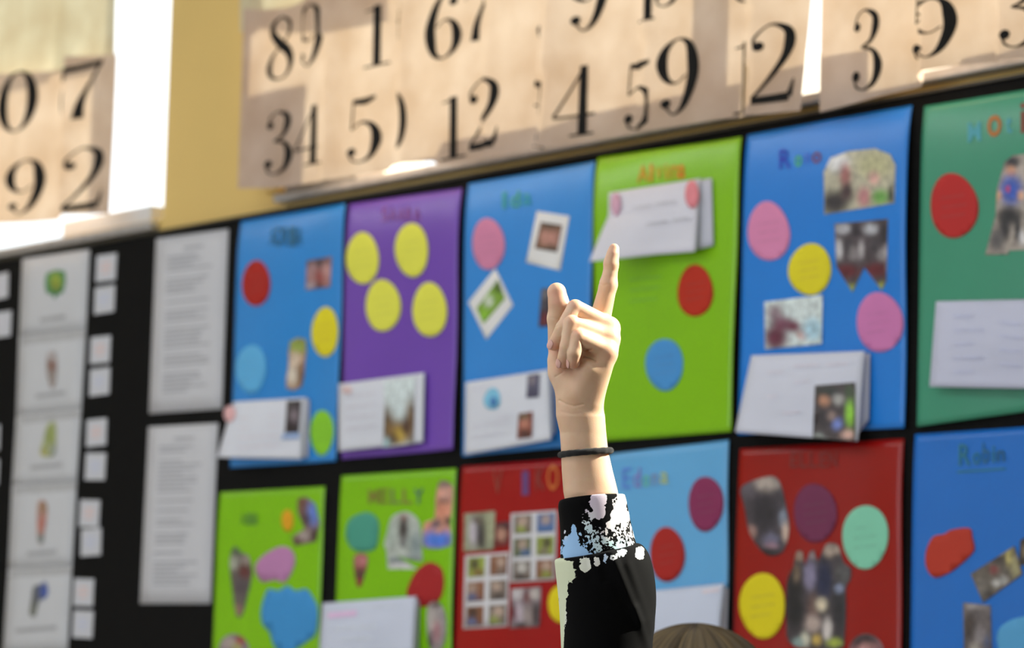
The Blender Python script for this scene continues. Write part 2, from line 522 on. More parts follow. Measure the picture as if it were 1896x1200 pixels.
# 3 blue
p, s = make_poster([(869, 340.4), (1106, 299.3), (1092, 824), (860, 846)], (54, 128, 204), 'blue poster with two white-framed instant photos and one pink disc', 3)
disc(p, s, 904, 452, 30, 48, (188, 120, 155))
letters(p, [('I', (44, 140, 150), 930, 355, 938, 386), ('d', (60, 150, 120), 945, 354, 962, 384), ('a', (44, 140, 160), 966, 358, 984, 380)], s)
def instant(q, img, base, blobs):
    o = patch('instant_photo', p, [tuple(a) for a in q], paper((206, 212, 212), 0.4), s, 0.0009, 16)
    photo(o, s, img, base, blobs, 0.0015, 'picture')
instant([(994, 391), (1054, 400), (1037, 501), (974, 486)], [(1001, 411), (1041, 417), (1031, 467), (990, 460)], (110, 80, 62), [(1020, 415, 24, 6, (70, 58, 48)), (1010, 440, 10, 14, (170, 125, 115)), (1026, 442, 9, 14, (165, 120, 112)), (1016, 462, 20, 6, (75, 60, 50))])
instant([(917, 497), (950, 565), (900, 629), (867, 560)], [(922, 517), (935, 553), (895, 600), (882, 571)], (110, 150, 45), [(925, 530, 9, 12, (60, 80, 40)), (905, 558, 8, 10, (190, 200, 190)), (898, 585, 10, 10, (120, 170, 50))])
photo(p, s, [(1002, 535), (1040, 530), (1036, 602), (997, 606)], (48, 40, 50), [(1008, 545, 8, 8, (110, 110, 120)), (1008, 590, 8, 14, (100, 40, 50)), (1006, 568, 6, 8, (70, 70, 85))])
q = [(862, 708), (1016, 684), (1020, 814), (860, 842)]; ys = [0.010, 0.010, 0.022, 0.016]
n, ns = note(p, q, ys, 0.006, leaf=([(1014, 690), (1026, 690), (1029, 800), (1017, 812)], [0.006, 0.004, 0.004, 0.012]))
patch('painted_spot', n, ell(911, 739, 16, 19, 24, 0.06), ink((110, 175, 222)), wsurf(ns), 0.0016, 12)
patch('painted_spot', n, ell(913, 744, 6, 9, 20, 0.06), ink((55, 110, 175)), wsurf(ns), 0.0022, 12)
photo(n, wsurf(ns), [(977, 695), (999, 692), (997, 735), (974, 737)], (62, 60, 92), [(985, 705, 6, 8, (110, 100, 110)), (985, 722, 8, 12, (45, 42, 70))], 0.0016)
photo(n, wsurf(ns), [(960, 766), (986, 762), (984, 810), (957, 813)], (125, 70, 62), [(970, 772, 10, 6, (70, 80, 60)), (972, 785, 8, 10, (175, 120, 105)), (972, 805, 10, 8, (60, 40, 40))], 0.0016)
bars('writing', n, [(872, 722, 905, 717, 3), (920, 775, 945, 771, 3), (875, 790, 940, 781, 3), (875, 810, 930, 802, 3)], (188, 190, 205), wsurf(ns), 0.0016)

# 4 green
p, s = make_poster([(1109, 292.5), (1377.5, 254), (1361, 800), (1112, 818)], (120, 176, 36), 'lime green poster behind the pointing finger, with a red and a blue disc', 4, 1.3)
disc(p, s, 1287, 539, 34, 47, (164, 42, 26), irr=0.03); disc(p, s, 1230, 675, 34, 49, (66, 134, 196))
letters(p, [('A', (190, 140, 30), 1180, 306, 1200, 337), ('l', (200, 130, 30), 1203, 304, 1208, 336), ('v', (170, 160, 40), 1212, 308, 1228, 333), ('i', (200, 140, 30), 1232, 304, 1236, 332), ('n', (180, 140, 30), 1241, 306, 1256, 331), ('a', (205, 120, 30), 1256, 305, 1268, 330)], s)
def gcurl(s_, t_, px, py, d):
    k = max(0, (1 - s_) * 1.0 - 0.45) * max(0, t_ - 0.35)
    return px - 95 * k + 0, py + 18 * k * t_, d + 0.13 * k
q = [(1127, 357), (1297, 330), (1287, 466), (1125, 478)]; ys = [0.006, 0.008, 0.020, 0.020]
n, ns = note(p, q, ys, 0.006, (192, 194, 210), leaf=([(1292, 333), (1318, 330), (1321, 455), (1284, 463)], [0.007, 0.003, 0.004, 0.012]), curl=gcurl)
patch('painted_spot', n, ell(1281, 360, 13, 26, 24), ink((210, 120, 132)), wsurf(ns), 0.0022, 12)
patch('painted_spot', n, ell(1140, 378, 9, 22, 24), ink((190, 150, 175)), wsurf(ns), 0.0032, 12)
bars('writing', n, [(1170, 385, 1205, 380, 4), (1212, 378, 1250, 373, 4), (1195, 415, 1235, 410, 5), (1245, 408, 1275, 404, 5)], (180, 182, 194), wsurf(ns), 0.0030)
bars('writing', p, [(1165, 518 + k * 20, 1225 - k * 4, 512 + k * 20, 3) for k in range(3)], (108, 166, 34), s, 0.0009)

# 5 blue
p, s = make_poster([(1385, 250), (1691, 195), (1681.5, 793), (1373, 806)], (42, 118, 204), 'blue poster with an arched group photo, a zigzag photo, pink and yellow discs', 5, 1.3)
disc(p, s, 1423, 429, 39, 55, (196, 124, 166), irr=0.03)
disc(p, s, 1499.5, 499, 40, 48, YEL); disc(p, s, 1628.7, 597, 43, 56, (184, 112, 166))
photo(p, s, [(1526, 397), (1525, 318), (1538, 292), (1570, 280), (1620, 275), (1648, 286), (1658, 306), (1656, 376)], (170, 168, 150), [(1550, 300, 22, 18, (205, 205, 210)), (1620, 305, 34, 26, (165, 165, 130)), (1565, 325, 10, 22, (150, 95, 95)), (1545, 375, 26, 22, (38, 34, 40)), (1568, 355, 12, 18, (60, 40, 45)), (1618, 330, 10, 12, (190, 150, 145)), (1600, 365, 12, 18, (175, 120, 125)), (1630, 365, 16, 14, (95, 150, 70)), (1650, 360, 6, 18, (40, 45, 40))])
photo(p, s, [(1545, 414), (1594, 410), (1644, 405), (1641, 521), (1632, 537), (1600, 495), (1578, 541), (1548, 493)], (70, 62, 68), [(1560, 424, 14, 9, (170, 172, 182)), (1585, 425, 9, 14, (42, 36, 46)), (1553, 462, 7, 18, (185, 185, 192)), (1570, 452, 10, 16, (58, 54, 60)), (1580, 470, 8, 12, (120, 116, 120)), (1594, 462, 5, 16, (165, 162, 168)), (1612, 424, 13, 10, (165, 168, 178)), (1636, 432, 9, 18, (38, 34, 42)), (1620, 452, 9, 14, (60, 56, 62)), (1632, 472, 8, 10, (125, 122, 126)), (1641, 470, 4, 16, (175, 172, 178)), (1606, 474, 6, 10, (60, 52, 56)), (1568, 502, 22, 12, (85, 22, 32)), (1622, 500, 22, 13, (85, 22, 32)), (1578, 537, 12, 9, (150, 165, 70)), (1634, 532, 9, 9, (150, 160, 70))], step=5)
photo(p, s, [(1415, 559), (1523, 546), (1521.5, 637), (1416, 647)], (190, 205, 222), [(1435, 580, 14, 16, (130, 115, 125)), (1450, 600, 20, 14, (110, 70, 90)), (1436, 625, 22, 24, (92, 34, 58)), (1470, 605, 12, 10, (100, 45, 65)), (1485, 620, 10, 8, (175, 140, 140)), (1505, 610, 18, 20, (150, 185, 205))], 0.0016)
letters(p, [('R', (30, 50, 170), 1443, 276, 1464, 312), ('o', (70, 170, 80), 1472, 288, 1484, 308), ('n', (60, 100, 200), 1490, 284, 1500, 302), ('o', (110, 30, 50), 1504, 282, 1520, 302)], s)
q = [(1391, 658), (1601, 650), (1588, 817), (1361, 800)]; ys = [0.008, 0.010, 0.022, 0.030]
n, ns = note(p, q, ys, 0.006, (186, 191, 212), leaf=([(1596, 653), (1611, 655), (1609, 778), (1586, 806)], [0.008, 0.003, 0.004, 0.016]))
photo(n, wsurf(ns), [(1509, 714), (1583, 708), (1583, 816), (1505, 811)], (58, 50, 52), [(1530, 725, 22, 8, (30, 40, 35)), (1526, 742, 10, 10, (165, 120, 95)), (1552, 740, 10, 10, (150, 150, 150)), (1574, 765, 8, 24, (130, 190, 50)), (1572, 725, 8, 12, (50, 70, 40)), (1550, 785, 9, 10, (110, 130, 200)), (1528, 775, 12, 16, (45, 40, 45)), (1570, 805, 12, 9, (205, 165, 155)), (1540, 770, 8, 8, (140, 120, 115)), (1515, 808, 8, 6, (140, 150, 150))], 0.0018)
bars('writing', n, [(1470, 678, 1515, 675, 4), (1530, 675, 1570, 673, 4), (1420, 690, 1450, 688, 3), (1470, 708, 1500, 705, 3), (1420, 735, 1440, 733, 3), (1450, 765, 1480, 762, 4)], (192, 190, 205), wsurf(ns), 0.0018)

# 6 teal
p, s = make_poster([(1713, 197), (2060, 141), (2056, 741), (1705, 791)], (64, 136, 112), 'teal green poster at the right edge with a red disc and a cyclist cutout', 6, 1.5)
disc(p, s, 1766, 381.5, 45, 59, (166, 42, 42), irr=0.03)
photo(p, s, [(1824, 472), (1843, 400), (1846, 350), (1860, 300), (1875, 288), (1900, 285), (1935, 300), (1945, 460), (1868, 464), (1866, 471)], (150, 142, 136), [(1873, 300, 15, 12, (38, 40, 48)), (1872, 317, 9, 9, (190, 140, 110)), (1893, 318, 6, 14, (170, 160, 155)), (1872, 352, 20, 26, (44, 82, 175)), (1866, 350, 4, 6, (190, 50, 60)), (1848, 362, 7, 9, (190, 150, 120)), (1890, 362, 6, 9, (190, 150, 120)), (1868, 400, 22, 18, (30, 30, 34)), (1860, 425, 10, 22, (34, 34, 38)), (1884, 425, 6, 26, (36, 36, 40)), (1845, 445, 14, 22, (80, 78, 80)), (1893, 440, 6, 14, (200, 200, 205))], step=5)
letters(p, [('M', (70, 148, 165), 1792, 226, 1816, 262), ('o', (165, 100, 40), 1828, 213, 1854, 253), ('t', (70, 148, 165), 1862, 216, 1874, 246), ('i', (110, 60, 45), 1889, 190, 1899, 246), ('l', (70, 148, 165), 1915, 190, 1922, 244)], s)
q = [(1733, 558), (2010, 552), (2014, 722), (1721, 716)]; ys = [0.004, 0.006, 0.018, 0.016]
n, ns = note(p, q, ys, 0.006, (176, 181, 204))
bars('writing', n, [(1765, 585 + k * 26, 1800 + 20 * (k % 2), 584 + k * 26, 4) for k in range(5)] + [(1850, 595 + k * 26, 1888, 600 + k * 26, 4) for k in range(4)], (172, 178, 205), wsurf(ns), 0.0018)

# ------------------------------------------------------------------ posters, lower row
def down(tl, tr):
    a, b = W(*tl, BY), W(*tr, BY)
    w = (b.x - a.x)
    return [tl, tr, PX(b.x + 0.002, b.z - 0.42), PX(a.x - 0.006, a.z - 0.42)]
G = (116, 176, 36)
p, s = make_poster(down((409, 912), (605, 901)), G, 'lime green poster with a pink blob and a large blue cloud shape', 11, 0.5)
letters(p, [(ch, (80, 130, 40), 445 + i * 11, 950, 455 + i * 11, 972) for i, ch in enumerate('Ali')], s)
disc(p, s, 532, 964, 11, 20, (206, 150, 34))
photo(p, s, [(551, 923), (567, 920), (583, 933), (592, 968), (585, 1003), (545, 1011), (540, 995), (564, 979), (551, 949)], (110, 85, 80), [(558, 930, 9, 12, (100, 70, 60)), (580, 950, 11, 24, (85, 115, 190)), (565, 960, 8, 12, (70, 55, 60)), (565, 992, 14, 10, (150, 140, 140)), (582, 992, 8, 12, (60, 45, 45)), (550, 1004, 10, 6, (80, 65, 60))])
patch('paper_blob', p, smooth_loop([(472, 1051), (487, 1029), (519, 1012), (540, 1019), (546, 1043), (529, 1077), (508, 1074), (484, 1077)]), paper((166, 116, 162), 0.55), s, 0.0009, 18)
patch('paper_cloud', p, smooth_loop([(483, 1133), (488, 1110), (497, 1091), (515, 1094), (532, 1085), (547, 1094), (567, 1091), (580, 1108), (588, 1130), (584, 1173), (565, 1190), (553, 1198), (529, 1211), (508, 1197), (499, 1171), (486, 1155)]), paper((56, 130, 190), 0.55), s, 0.0010, 18)
photo(p, s, smooth_loop([(433, 1011), (447, 1024), (460, 1029), (467, 1061), (457, 1107), (448, 1139), (437, 1139), (429, 1083), (425, 1040)], 2), (90, 85, 85), [(437, 1020, 9, 10, (60, 80, 60)), (432, 1042, 8, 12, (165, 170, 160)), (452, 1060, 10, 14, (85, 35, 40)), (445, 1085, 14, 18, (75, 70, 78)), (440, 1130, 8, 10, (140, 110, 100)), (456, 1038, 8, 8, (140, 130, 125))])
photo(p, s, ell(433, 1202, 28, 28), (120, 110, 120), [(425, 1190, 12, 10, (160, 150, 150)), (445, 1185, 8, 8, (150, 50, 50)), (438, 1200, 8, 8, (150, 150, 90))])

p, s = make_poster(down((634, 881), (848, 867.5)), G, 'lime green poster with a teal disc, three photos and a red blob', 12, 0.5)
letters(p, [(ch, c, 682 + i * 21, 905 - 0, 700 + i * 21, 933) for i, (ch, c) in enumerate(zip('MELLY', [(110, 110, 40)] * 2 + [(105, 120, 60), (120, 120, 50), (60, 90, 90)]))], s)
patch('paper_disc', p, smooth_loop([(640, 992), (645, 965), (662, 953), (682, 949), (699, 962), (701, 988), (694, 1016), (668, 1022), (650, 1014)]), paper((66, 140, 124), 0.55), s, 0.0009, 18)
photo(p, s, smooth_loop([(715, 1019), (717, 985), (724, 960), (740, 949), (758, 949), (775, 965), (780, 995), (781, 1025), (776, 1040)], 3) + [(774, 1054), (718, 1054)], (165, 175, 172), [(748, 960, 6, 8, (150, 110, 105)), (747, 980, 9, 22, (52, 46, 48)), (745, 1005, 6, 10, (90, 90, 95)), (770, 1010, 12, 24, (120, 135, 140)), (722, 990, 8, 26, (150, 165, 160)), (748, 1036, 34, 6, (110, 120, 130)), (746, 1049, 34, 5, (205, 208, 214))])
photo(p, s, smooth_loop([(812, 894), (824, 890), (836, 897), (839, 915), (835, 955), (833, 975), (834, 1010), (794, 1016), (782, 1004), (786, 967), (804, 961), (806, 925)], 2), (190, 135, 115), [(822, 897, 16, 8, (105, 95, 95)), (824, 915, 12, 12, (195, 150, 140)), (822, 926, 14, 4, (120, 90, 85)), (818, 945, 10, 10, (195, 130, 110)), (808, 972, 8, 10, (70, 70, 90)), (830, 965, 6, 8, (70, 60, 60)), (810, 1000, 32, 18, (62, 112, 205)), (812, 982, 8, 6, (190, 140, 120))])
photo(p, s, smooth_loop([(657, 1028), (680, 1029), (675, 1065), (664, 1089), (656, 1060)], 3), (130, 70, 70), [(668, 1038, 12, 10, (170, 110, 115)), (667, 1062, 9, 10, (70, 55, 50)), (665, 1080, 6, 8, (130, 50, 45))])
patch('paper_blob', p, smooth_loop([(753, 1101), (760, 1075), (772, 1056), (794, 1041), (817, 1052), (822, 1083), (812, 1112), (777, 1124)]), paper((146, 34, 38), 0.55), s, 0.0010, 18)
photo(p, s, smooth_loop([(792, 1123), (803, 1114), (816, 1119), (825, 1142), (824, 1185), (812, 1206), (795, 1200), (790, 1160)], 3), (140, 135, 140), [(806, 1120, 10, 6, (90, 75, 75)), (800, 1150, 8, 20, (175, 170, 170)), (808, 1170, 8, 20, (150, 110, 120)), (795, 1190, 8, 14, (80, 70, 80))], 0.0016)
q = [(597, 1117), (771, 1104), (763, 1222), (590, 1232)]; ys = [0.008, 0.008, 0.018, 0.016]
n, ns = note(p, q, ys, 0.004, (180, 188, 214), leaf=([(767, 1108), (776, 1112), (774, 1215), (762, 1218)], [0.006, 0.003, 0.003, 0.012]))
bars('writing', n, [(607, 1140, 660, 1135, 10)], (205, 172, 215), wsurf(ns), 0.0018)
bars('writing', n, [(680, 1125, 740, 1120, 3), (620, 1165, 700, 1160, 4), (630, 1185, 690, 1182, 4)], (186, 194, 214), wsurf(ns), 0.0018)

p, s = make_poster(down((857, 864), (1096, 846)), (142, 30, 36), 'dark red poster beside the sleeve with two sheets of small photos', 13, 0.4)
letters(p, [('V', (130, 50, 38), 912, 872, 930, 915), ('I', (90, 55, 110), 966, 872, 979, 917), ('K', (120, 45, 38), 992, 866, 1008, 908), ('O', (180, 95, 35), 1013, 860, 1034, 908)], s)
photo(p, s, [(860, 951), (917, 946), (914, 1018), (858, 1022)], (135, 140, 120), [(877, 985, 8, 26, (170, 165, 180)), (891, 990, 9, 30, (50, 46, 52)), (884, 962, 10, 7, (90, 80, 75)), (908, 975, 9, 26, (150, 155, 130))])
photo(p, s, [(918, 968), (944, 965), (941, 1012), (915, 1015)], (85, 35, 40), [(930, 972, 14, 8, (60, 35, 45)), (929, 990, 8, 12, (175, 135, 120)), (930, 1012, 14, 6, (120, 30, 35))])
def contact(q, cols, rows, seed):
    o = patch('photo_sheet', p, q, paper((188, 190, 198), 0.45), s, 0.0009, 22)
    rnd = random.Random(seed)
    pal = [(60, 55, 58), (110, 100, 95), (85, 95, 70), (70, 100, 150), (135, 150, 70), (120, 80, 60)]
    for j in range(rows):
        for i in range(cols):
            def at(u, v):
                u = (i + u) / cols; v = (j + v) / rows
                return tuple((q[0][k] * (1 - u) + q[1][k] * u) * (1 - v) + (q[3][k] * (1 - u) + q[2][k] * u) * v for k in (0, 1))
            a, b, c, d = at(0.14, 0.10), at(0.90, 0.10), at(0.90, 0.90), at(0.14, 0.90)
            cx, cy = at(0.5, 0.5)
            base = rnd.choice(pal)
            photo(o, s, [a, b, c, d], base, [(cx + rnd.uniform(-6, 6), cy - 6, 8, 10, rnd.choice([(170, 150, 140), (60, 50, 50), (190, 190, 190)])), (cx + rnd.uniform(-8, 8), cy + 12, 9, 8, rnd.choice(pal))], 0.0015, 'picture', 7)
contact([(946, 951), (1031, 945), (1028, 1074), (944, 1079)], 2, 3, 3)
contact([(861, 1029), (943, 1022), (940, 1160), (857, 1165)], 2, 3, 5)
photo(p, s, [(947, 1090), (1002, 1086), (999, 1160), (944, 1164)], (110, 100, 108), [(958, 1100, 12, 10, (180, 178, 185)), (975, 1105, 8, 12, (95, 55, 60)), (990, 1100, 8, 10, (185, 180, 180)), (960, 1135, 10, 20, (170, 160, 175)), (950, 1135, 6, 14, (80, 25, 40)), (978, 1140, 9, 20, (140, 130, 130)), (992, 1140, 8, 22, (60, 52, 58)), (965, 1158, 12, 6, (50, 45, 50))])
disc(p, s, 1039, 1119, 25, 34, (212, 188, 30))

p, s = make_poster(down((1128, 841), (1353, 815)), (94, 158, 208), 'pale blue poster right of the sleeve with a maroon and a red disc', 14, 0.4)
disc(p, s, 1306.7, 933, 32, 52, (122, 46, 84)); disc(p, s, 1235, 1027, 33, 50, (150, 36, 32))
letters(p, [('E', (76, 120, 200), 1152, 866, 1168, 905), ('d', (110, 110, 180), 1173, 866, 1186, 903), ('o', (90, 170, 150), 1190, 880, 1202, 901), ('n', (110, 130, 170), 1206, 877, 1218, 898), ('a', (150, 170, 120), 1222, 874, 1237, 896)], s)
q = [(1190, 1096), (1341, 1080), (1326, 1225), (1180, 1240)]; ys = [0.008, 0.008, 0.022, 0.020]
n, ns = note(p, q, ys, 0.005, (178, 187, 214), leaf=([(1337, 1084), (1348, 1090), (1345, 1215), (1326, 1222)], [0.006, 0.002, 0.003, 0.014]))
bars('writing', n, [(1300, 1096, 1332, 1092, 5)], (205, 190, 200), wsurf(ns), 0.0018)

p, s = make_poster(down((1372, 831), (1676, 812)), (136, 34, 24), 'brick red poster with mint, purple and yellow discs and a family cutout', 15, 0.4)
letters(p, [(ch, (112, 30, 24), 1463 + i * 18, 838, 1478 + i * 18, 866) for i, ch in enumerate('ELLEN')], s)
disc(p, s, 1509, 950, 39.5, 55, (104, 48, 78)); disc(p, s, 1602, 994, 42, 60, (118, 186, 162)); disc(p, s, 1411.5, 1121.5, 43, 60, (198, 186, 28))
photo(p, s, smooth_loop([(1371, 904), (1400, 888), (1432, 882), (1446, 899), (1456, 940), (1461, 981), (1449, 1022), (1418, 1027), (1388, 988), (1378, 940)], 3), (62, 58, 66), [(1420, 895, 22, 14, (165, 155, 150)), (1385, 910, 12, 14, (85, 80, 90)), (1415, 950, 22, 30, (40, 38, 46)), (1450, 960, 7, 16, (120, 130, 150)), (1455, 985, 7, 18, (180, 160, 150)), (1428, 1000, 14, 12, (100, 100, 125)), (1428, 1010, 12, 5, (140, 110, 125)), (1392, 985, 7, 12, (150, 120, 115)), (1420, 1024, 22, 6, (25, 22, 26))])
photo(p, s, smooth_loop([(1456, 1176), (1455, 1110), (1457, 1074), (1468, 1050), (1474, 1022), (1486, 1022), (1490, 1048), (1498, 1024), (1508, 1020), (1514, 1040), (1528, 1009), (1545, 1006), (1554, 1015), (1562, 1042), (1576, 1053), (1573, 1078), (1566, 1090), (1563, 1197), (1530, 1204), (1480, 1200), (1464, 1192)], 2), (60, 55, 60), [(1480, 1030, 8, 9, (150, 125, 110)), (1471, 1090, 14, 34, (26, 25, 28)), (1472, 1135, 16, 26, (22, 22, 25)), (1500, 1065, 11, 26, (125, 120, 150)), (1504, 1028, 6, 8, (140, 125, 130)), (1526, 1075, 14, 36, (30, 36, 66)), (1535, 1020, 9, 12, (165, 150, 140)), (1550, 1018, 6, 8, (160, 145, 135)), (1560, 1065, 13, 18, (85, 85, 88)), (1553, 1125, 12, 50, (40, 40, 46)), (1554, 1090, 8, 8, (130, 140, 170)), (1505, 1130, 10, 30, (95, 75, 72)), (1521, 1120, 10, 12, (195, 185, 165)), (1505, 1155, 14, 16, (165, 150, 145)), (1532, 1165, 8, 20, (190, 185, 185)), (1490, 1185, 8, 14, (190, 190, 175)), (1478, 1190, 10, 10, (120, 140, 140)), (1545, 1190, 14, 8, (150, 165, 70)), (1512, 1185, 8, 10, (175, 150, 80)), (1475, 1062, 6, 16, (110, 95, 80))], step=5)
photo(p, s, ell(1603, 1207, 33, 33), (120, 85, 90), [(1600, 1184, 26, 12, (52, 42, 48)), (1605, 1205, 14, 14, (175, 130, 130))])

p, s = make_poster(down((1696, 804.5), (2040, 781)), (38, 104, 188), 'deep blue poster at the lower right corner with an orange-red blob', 16, 0.4)
letters(p, [('R', (28, 102, 128), 1775, 822, 1797, 862), ('o', (28, 102, 128), 1801, 838, 1815, 860), ('b', (26, 90, 130), 1819, 820, 1832, 858), ('i', (28, 102, 128), 1837, 826, 1842, 856), ('n', (24, 80, 110), 1846, 834, 1860, 855)], s)
bars('writing', p, [(1772, 874, 1862, 868, 4)], (28, 106, 140), s, 0.0010)
patch('paper_blob', p, smooth_loop([(1713, 1032), (1718, 1010), (1729, 993), (1748, 989), (1762, 981), (1795, 978), (1800, 995), (1804, 1018), (1790, 1035), (1777, 1046), (1762, 1058), (1732, 1070), (1716, 1054)], 3), paper((164, 54, 40), 0.55), s, 0.0014, 18)
photo(p, s, [(1797, 1063), (1878, 1011), (1893, 1063), (1820, 1116)], (92, 86, 80), [(1850, 1035, 16, 8, (60, 54, 50)), (1868, 1028, 6, 20, (170, 160, 100)), (1880, 1050, 8, 20, (150, 145, 110)), (1840, 1055, 8, 8, (120, 60, 60)), (1845, 1080, 8, 6, (180, 180, 180)), (1815, 1085, 12, 16, (110, 105, 100)), (1858, 1075, 8, 8, (150, 150, 150)), (1830, 1100, 8, 8, (50, 48, 48))], 0.0014)
photo(p, s, [(1783, 1116), (1834, 1121), (1837, 1215), (1785, 1222)], (92, 86, 88), [(1800, 1122, 24, 6, (135, 130, 132)), (1795, 1160, 10, 24, (60, 52, 50)), (1815, 1175, 10, 16, (125, 120, 125)), (1828, 1190, 6, 14, (70, 80, 110)), (1805, 1200, 10, 10, (150, 145, 140))])
patch('paper_cloud', p, smooth_loop([(1846, 1190), (1850, 1165), (1868, 1150), (1890, 1143), (1915, 1140), (1945, 1155), (1955, 1190), (1940, 1220), (1900, 1232), (1860, 1222)], 3), paper((80, 148, 196), 0.55), s, 0.0010, 18)
photo(p, s, [(1889, 1000), (1935, 978), (1944, 1040), (1886, 1048)], (48, 44, 42), [(1900, 1020, 8, 12, (120, 105, 80))])

# ------------------------------------------------------------------ text sheets and cards on the black felt
def flat(y=0.0012):
    return lambda x, z: BY - y
def text_sheet(q, label, seed):
    root = empty('text_sheet', W(*[(q[3][k] + q[2][k]) / 2 for k in (0, 1)], BY))
    tag(root, label, 'sheet')
    quad_sheet('sheet', root, q, paper((176, 179, 188), 0.6), (0.001, 0.001, 0.001, 0.001), 6, 10, 0.002)
    rnd = random.Random(seed); rows = []
    sf = wsurf(sheet_surf(q, (0.001,) * 4, 0.002))
    def at(u, v):
        return tuple((q[0][k] * (1 - u) + q[1][k] * u) * (1 - v) + (q[3][k] * (1 - u) + q[2][k] * u) * v for k in (0, 1))
    v = 0.12
    while v < 0.90:
        u1 = rnd.uniform(0.5, 0.82)
        rows.append((*at(0.17, v), *at(u1, v), 3.2))
        v += 0.024 if rnd.random() < 0.72 else 0.055
    rows.append((*at(0.38, 0.075), *at(0.66, 0.075), 4))
    bars('printed_text', root, rows, (142, 145, 154), sf, 0.0009)
text_sheet([(289, 442), (423, 424), (411, 757), (276, 766)], 'white sheet of printed text, upper of the two hung one above the other', 4)
text_sheet([(275, 790.5), (404, 783.5), (390, 1118), (259, 1118)], 'white sheet of printed text, lower of the two hung one above the other', 9)

CQ = [[(41, 479), (166, 462), (159, 610), (35, 624)], [(35, 624), (159, 610), (150.5, 757), (30, 771)], [(30, 771), (150.5, 757), (142, 892), (22, 900)],
      [(22, 900), (142, 892), (133.5, 1048), (15, 1054)], [(15, 1054), (133.5, 1048), (125, 1206), (5, 1212)]]
CL = ['white picture card with a square green tree, topmost of the hanging strip', 'white picture card with a thin brown figure, second from the top of the strip',
      'white picture card with a yellow-green figure, middle of the hanging strip', 'white picture card with a reddish standing figure, fourth from the top of the strip',
      'white picture card with a blue and black figure, lowest of the hanging strip']
CB = [[((120, 502), (117, 541), (105, 545), (103, 552), (99, 552), (97, 545), (85, 541), (86, 506)), (56, 120, 78), [(103, 520, 10, 14, (140, 160, 60)), (104, 530, 8, 8, (120, 130, 50))]],
      [((88, 655), (102, 652), (106, 680), (101, 716), (93, 716), (86, 685)), (140, 132, 132), [(96, 676, 7, 10, (120, 85, 80)), (96, 660, 8, 8, (165, 160, 165))]],
      [((88, 785), (103, 782), (104, 815), (100, 845), (74, 842), (80, 815)), (150, 160, 120), [(93, 805, 7, 16, (125, 140, 80)), (80, 838, 8, 8, (150, 150, 90)), (98, 835, 6, 10, (130, 140, 140))]],
      [((70, 930), (84, 928), (88, 950), (82, 985), (80, 1004), (70, 1006), (68, 970)), (165, 130, 125), [(80, 940, 8, 10, (140, 115, 95)), (77, 970, 7, 14, (175, 115, 110)), (75, 998, 7, 8, (90, 120, 125))]],
      [((62, 1086), (76, 1082), (84, 1076), (89, 1096), (82, 1110), (72, 1112), (66, 1140), (54, 1138), (58, 1110)), (85, 92, 100), [(82, 1095, 9, 16, (60, 85, 160)), (62, 1130, 8, 12, (110, 115, 110))]]]
CAP = [(74, 593, 121, 586), (66, 734, 121, 727), (56, 866, 115, 860), (50, 1026, 105, 1021), (28, 1168, 104, 1162)]
for i in range(5):
    q = CQ[i]
    root = empty('picture_card', W((q[3][0] + q[2][0]) / 2, (q[3][1] + q[2][1]) / 2, BY))
    tag(root, CL[i], 'card', 'picture cards hanging in a strip')
    yy = 0.0012 + 0.0006 * (i % 2)
    quad_sheet('sheet', root, q, paper((176, 180, 188), 0.5), (yy + 0.001, yy + 0.001, yy, yy), 6, 6, 0.0015)
    sf = wsurf(sheet_surf(q, (yy + 0.001, yy + 0.001, yy, yy), 0.0015))
    photo(root, sf, smooth_loop(CB[i][0], 2), CB[i][1], CB[i][2], 0.0009, 'picture', 5)
    c = CAP[i]
    bars('caption', root, [(c[0], c[1], c[2], c[3], 8)], (146, 149, 156), sf, 0.0009)
    if i:
        bars('overlap_shade', root, [(q[0][0] + 4, q[0][1] + 9, q[1][0] - 2, q[1][1] + 9, 13)], (156, 159, 165), sf, 0.0009)  # grey strip painted for the shading where one card overlaps the next

names_ = ('topmost', 'second', 'third', 'fourth', 'lowest')
def small_card(px, py, label, ang, tint):
    c = W(px, py, BY)
    root = empty('label_card', (c.x, BY, c.z - 0.024))
    tag(root, label, 'card', 'small white label cards on the felt')
    w, h = 0.034, 0.0245
    def rect(w, h, y, dx=0, dz=0):
        out = []
        for (a, b) in ((-w, -h), (w, -h), (w, h), (-w, h)):
            x_, z_ = a + dx, b + dz
            out.append((c.x + x_ * math.cos(ang) - z_ * math.sin(ang), y, c.z + x_ * math.sin(ang) + z_ * math.cos(ang)))
        return out
    obj('card_sheet', rect(w, h, BY - 0.002), [(0, 1, 2, 3)], paper((176, 180, 190), 0.5), root, thick=0.001)
    V, Fs = [], []
    for (dz, ww) in ((0.008, 0.016), (0.0, 0.020), (-0.008, 0.012)):
        n = len(V); V += rect(ww, 0.0018, BY - 0.0024, 0.0, dz); Fs.append((n, n + 1, n + 2, n + 3))
    obj('writing', V, Fs, ink(tint), root)['kind'] = 'stuff'
rnd = random.Random(3)
for k, (px, py) in enumerate([(198, 496), (195, 555), (187, 648), (186, 707), (180, 801), (178, 864), (167, 951), (170, 1004), (156, 1097), (155, 1156)]):
    small_card(px, py, 'small white card right of the picture strip, %s of the %s pair from the top' % (('upper', 'lower')[k % 2], names_[k // 2]), rnd.uniform(-0.04, 0.04), ((196, 172, 172), (168, 176, 200))[k % 2])
for k, (px, py) in enumerate([(0, 531), (5, 601), (-16, 812), (-18, 875)]):
    small_card(px, py, 'small white card cut by the left edge, %s down' % ('first', 'second', 'third', 'fourth')[k], rnd.uniform(-0.04, 0.04), (180, 182, 195))

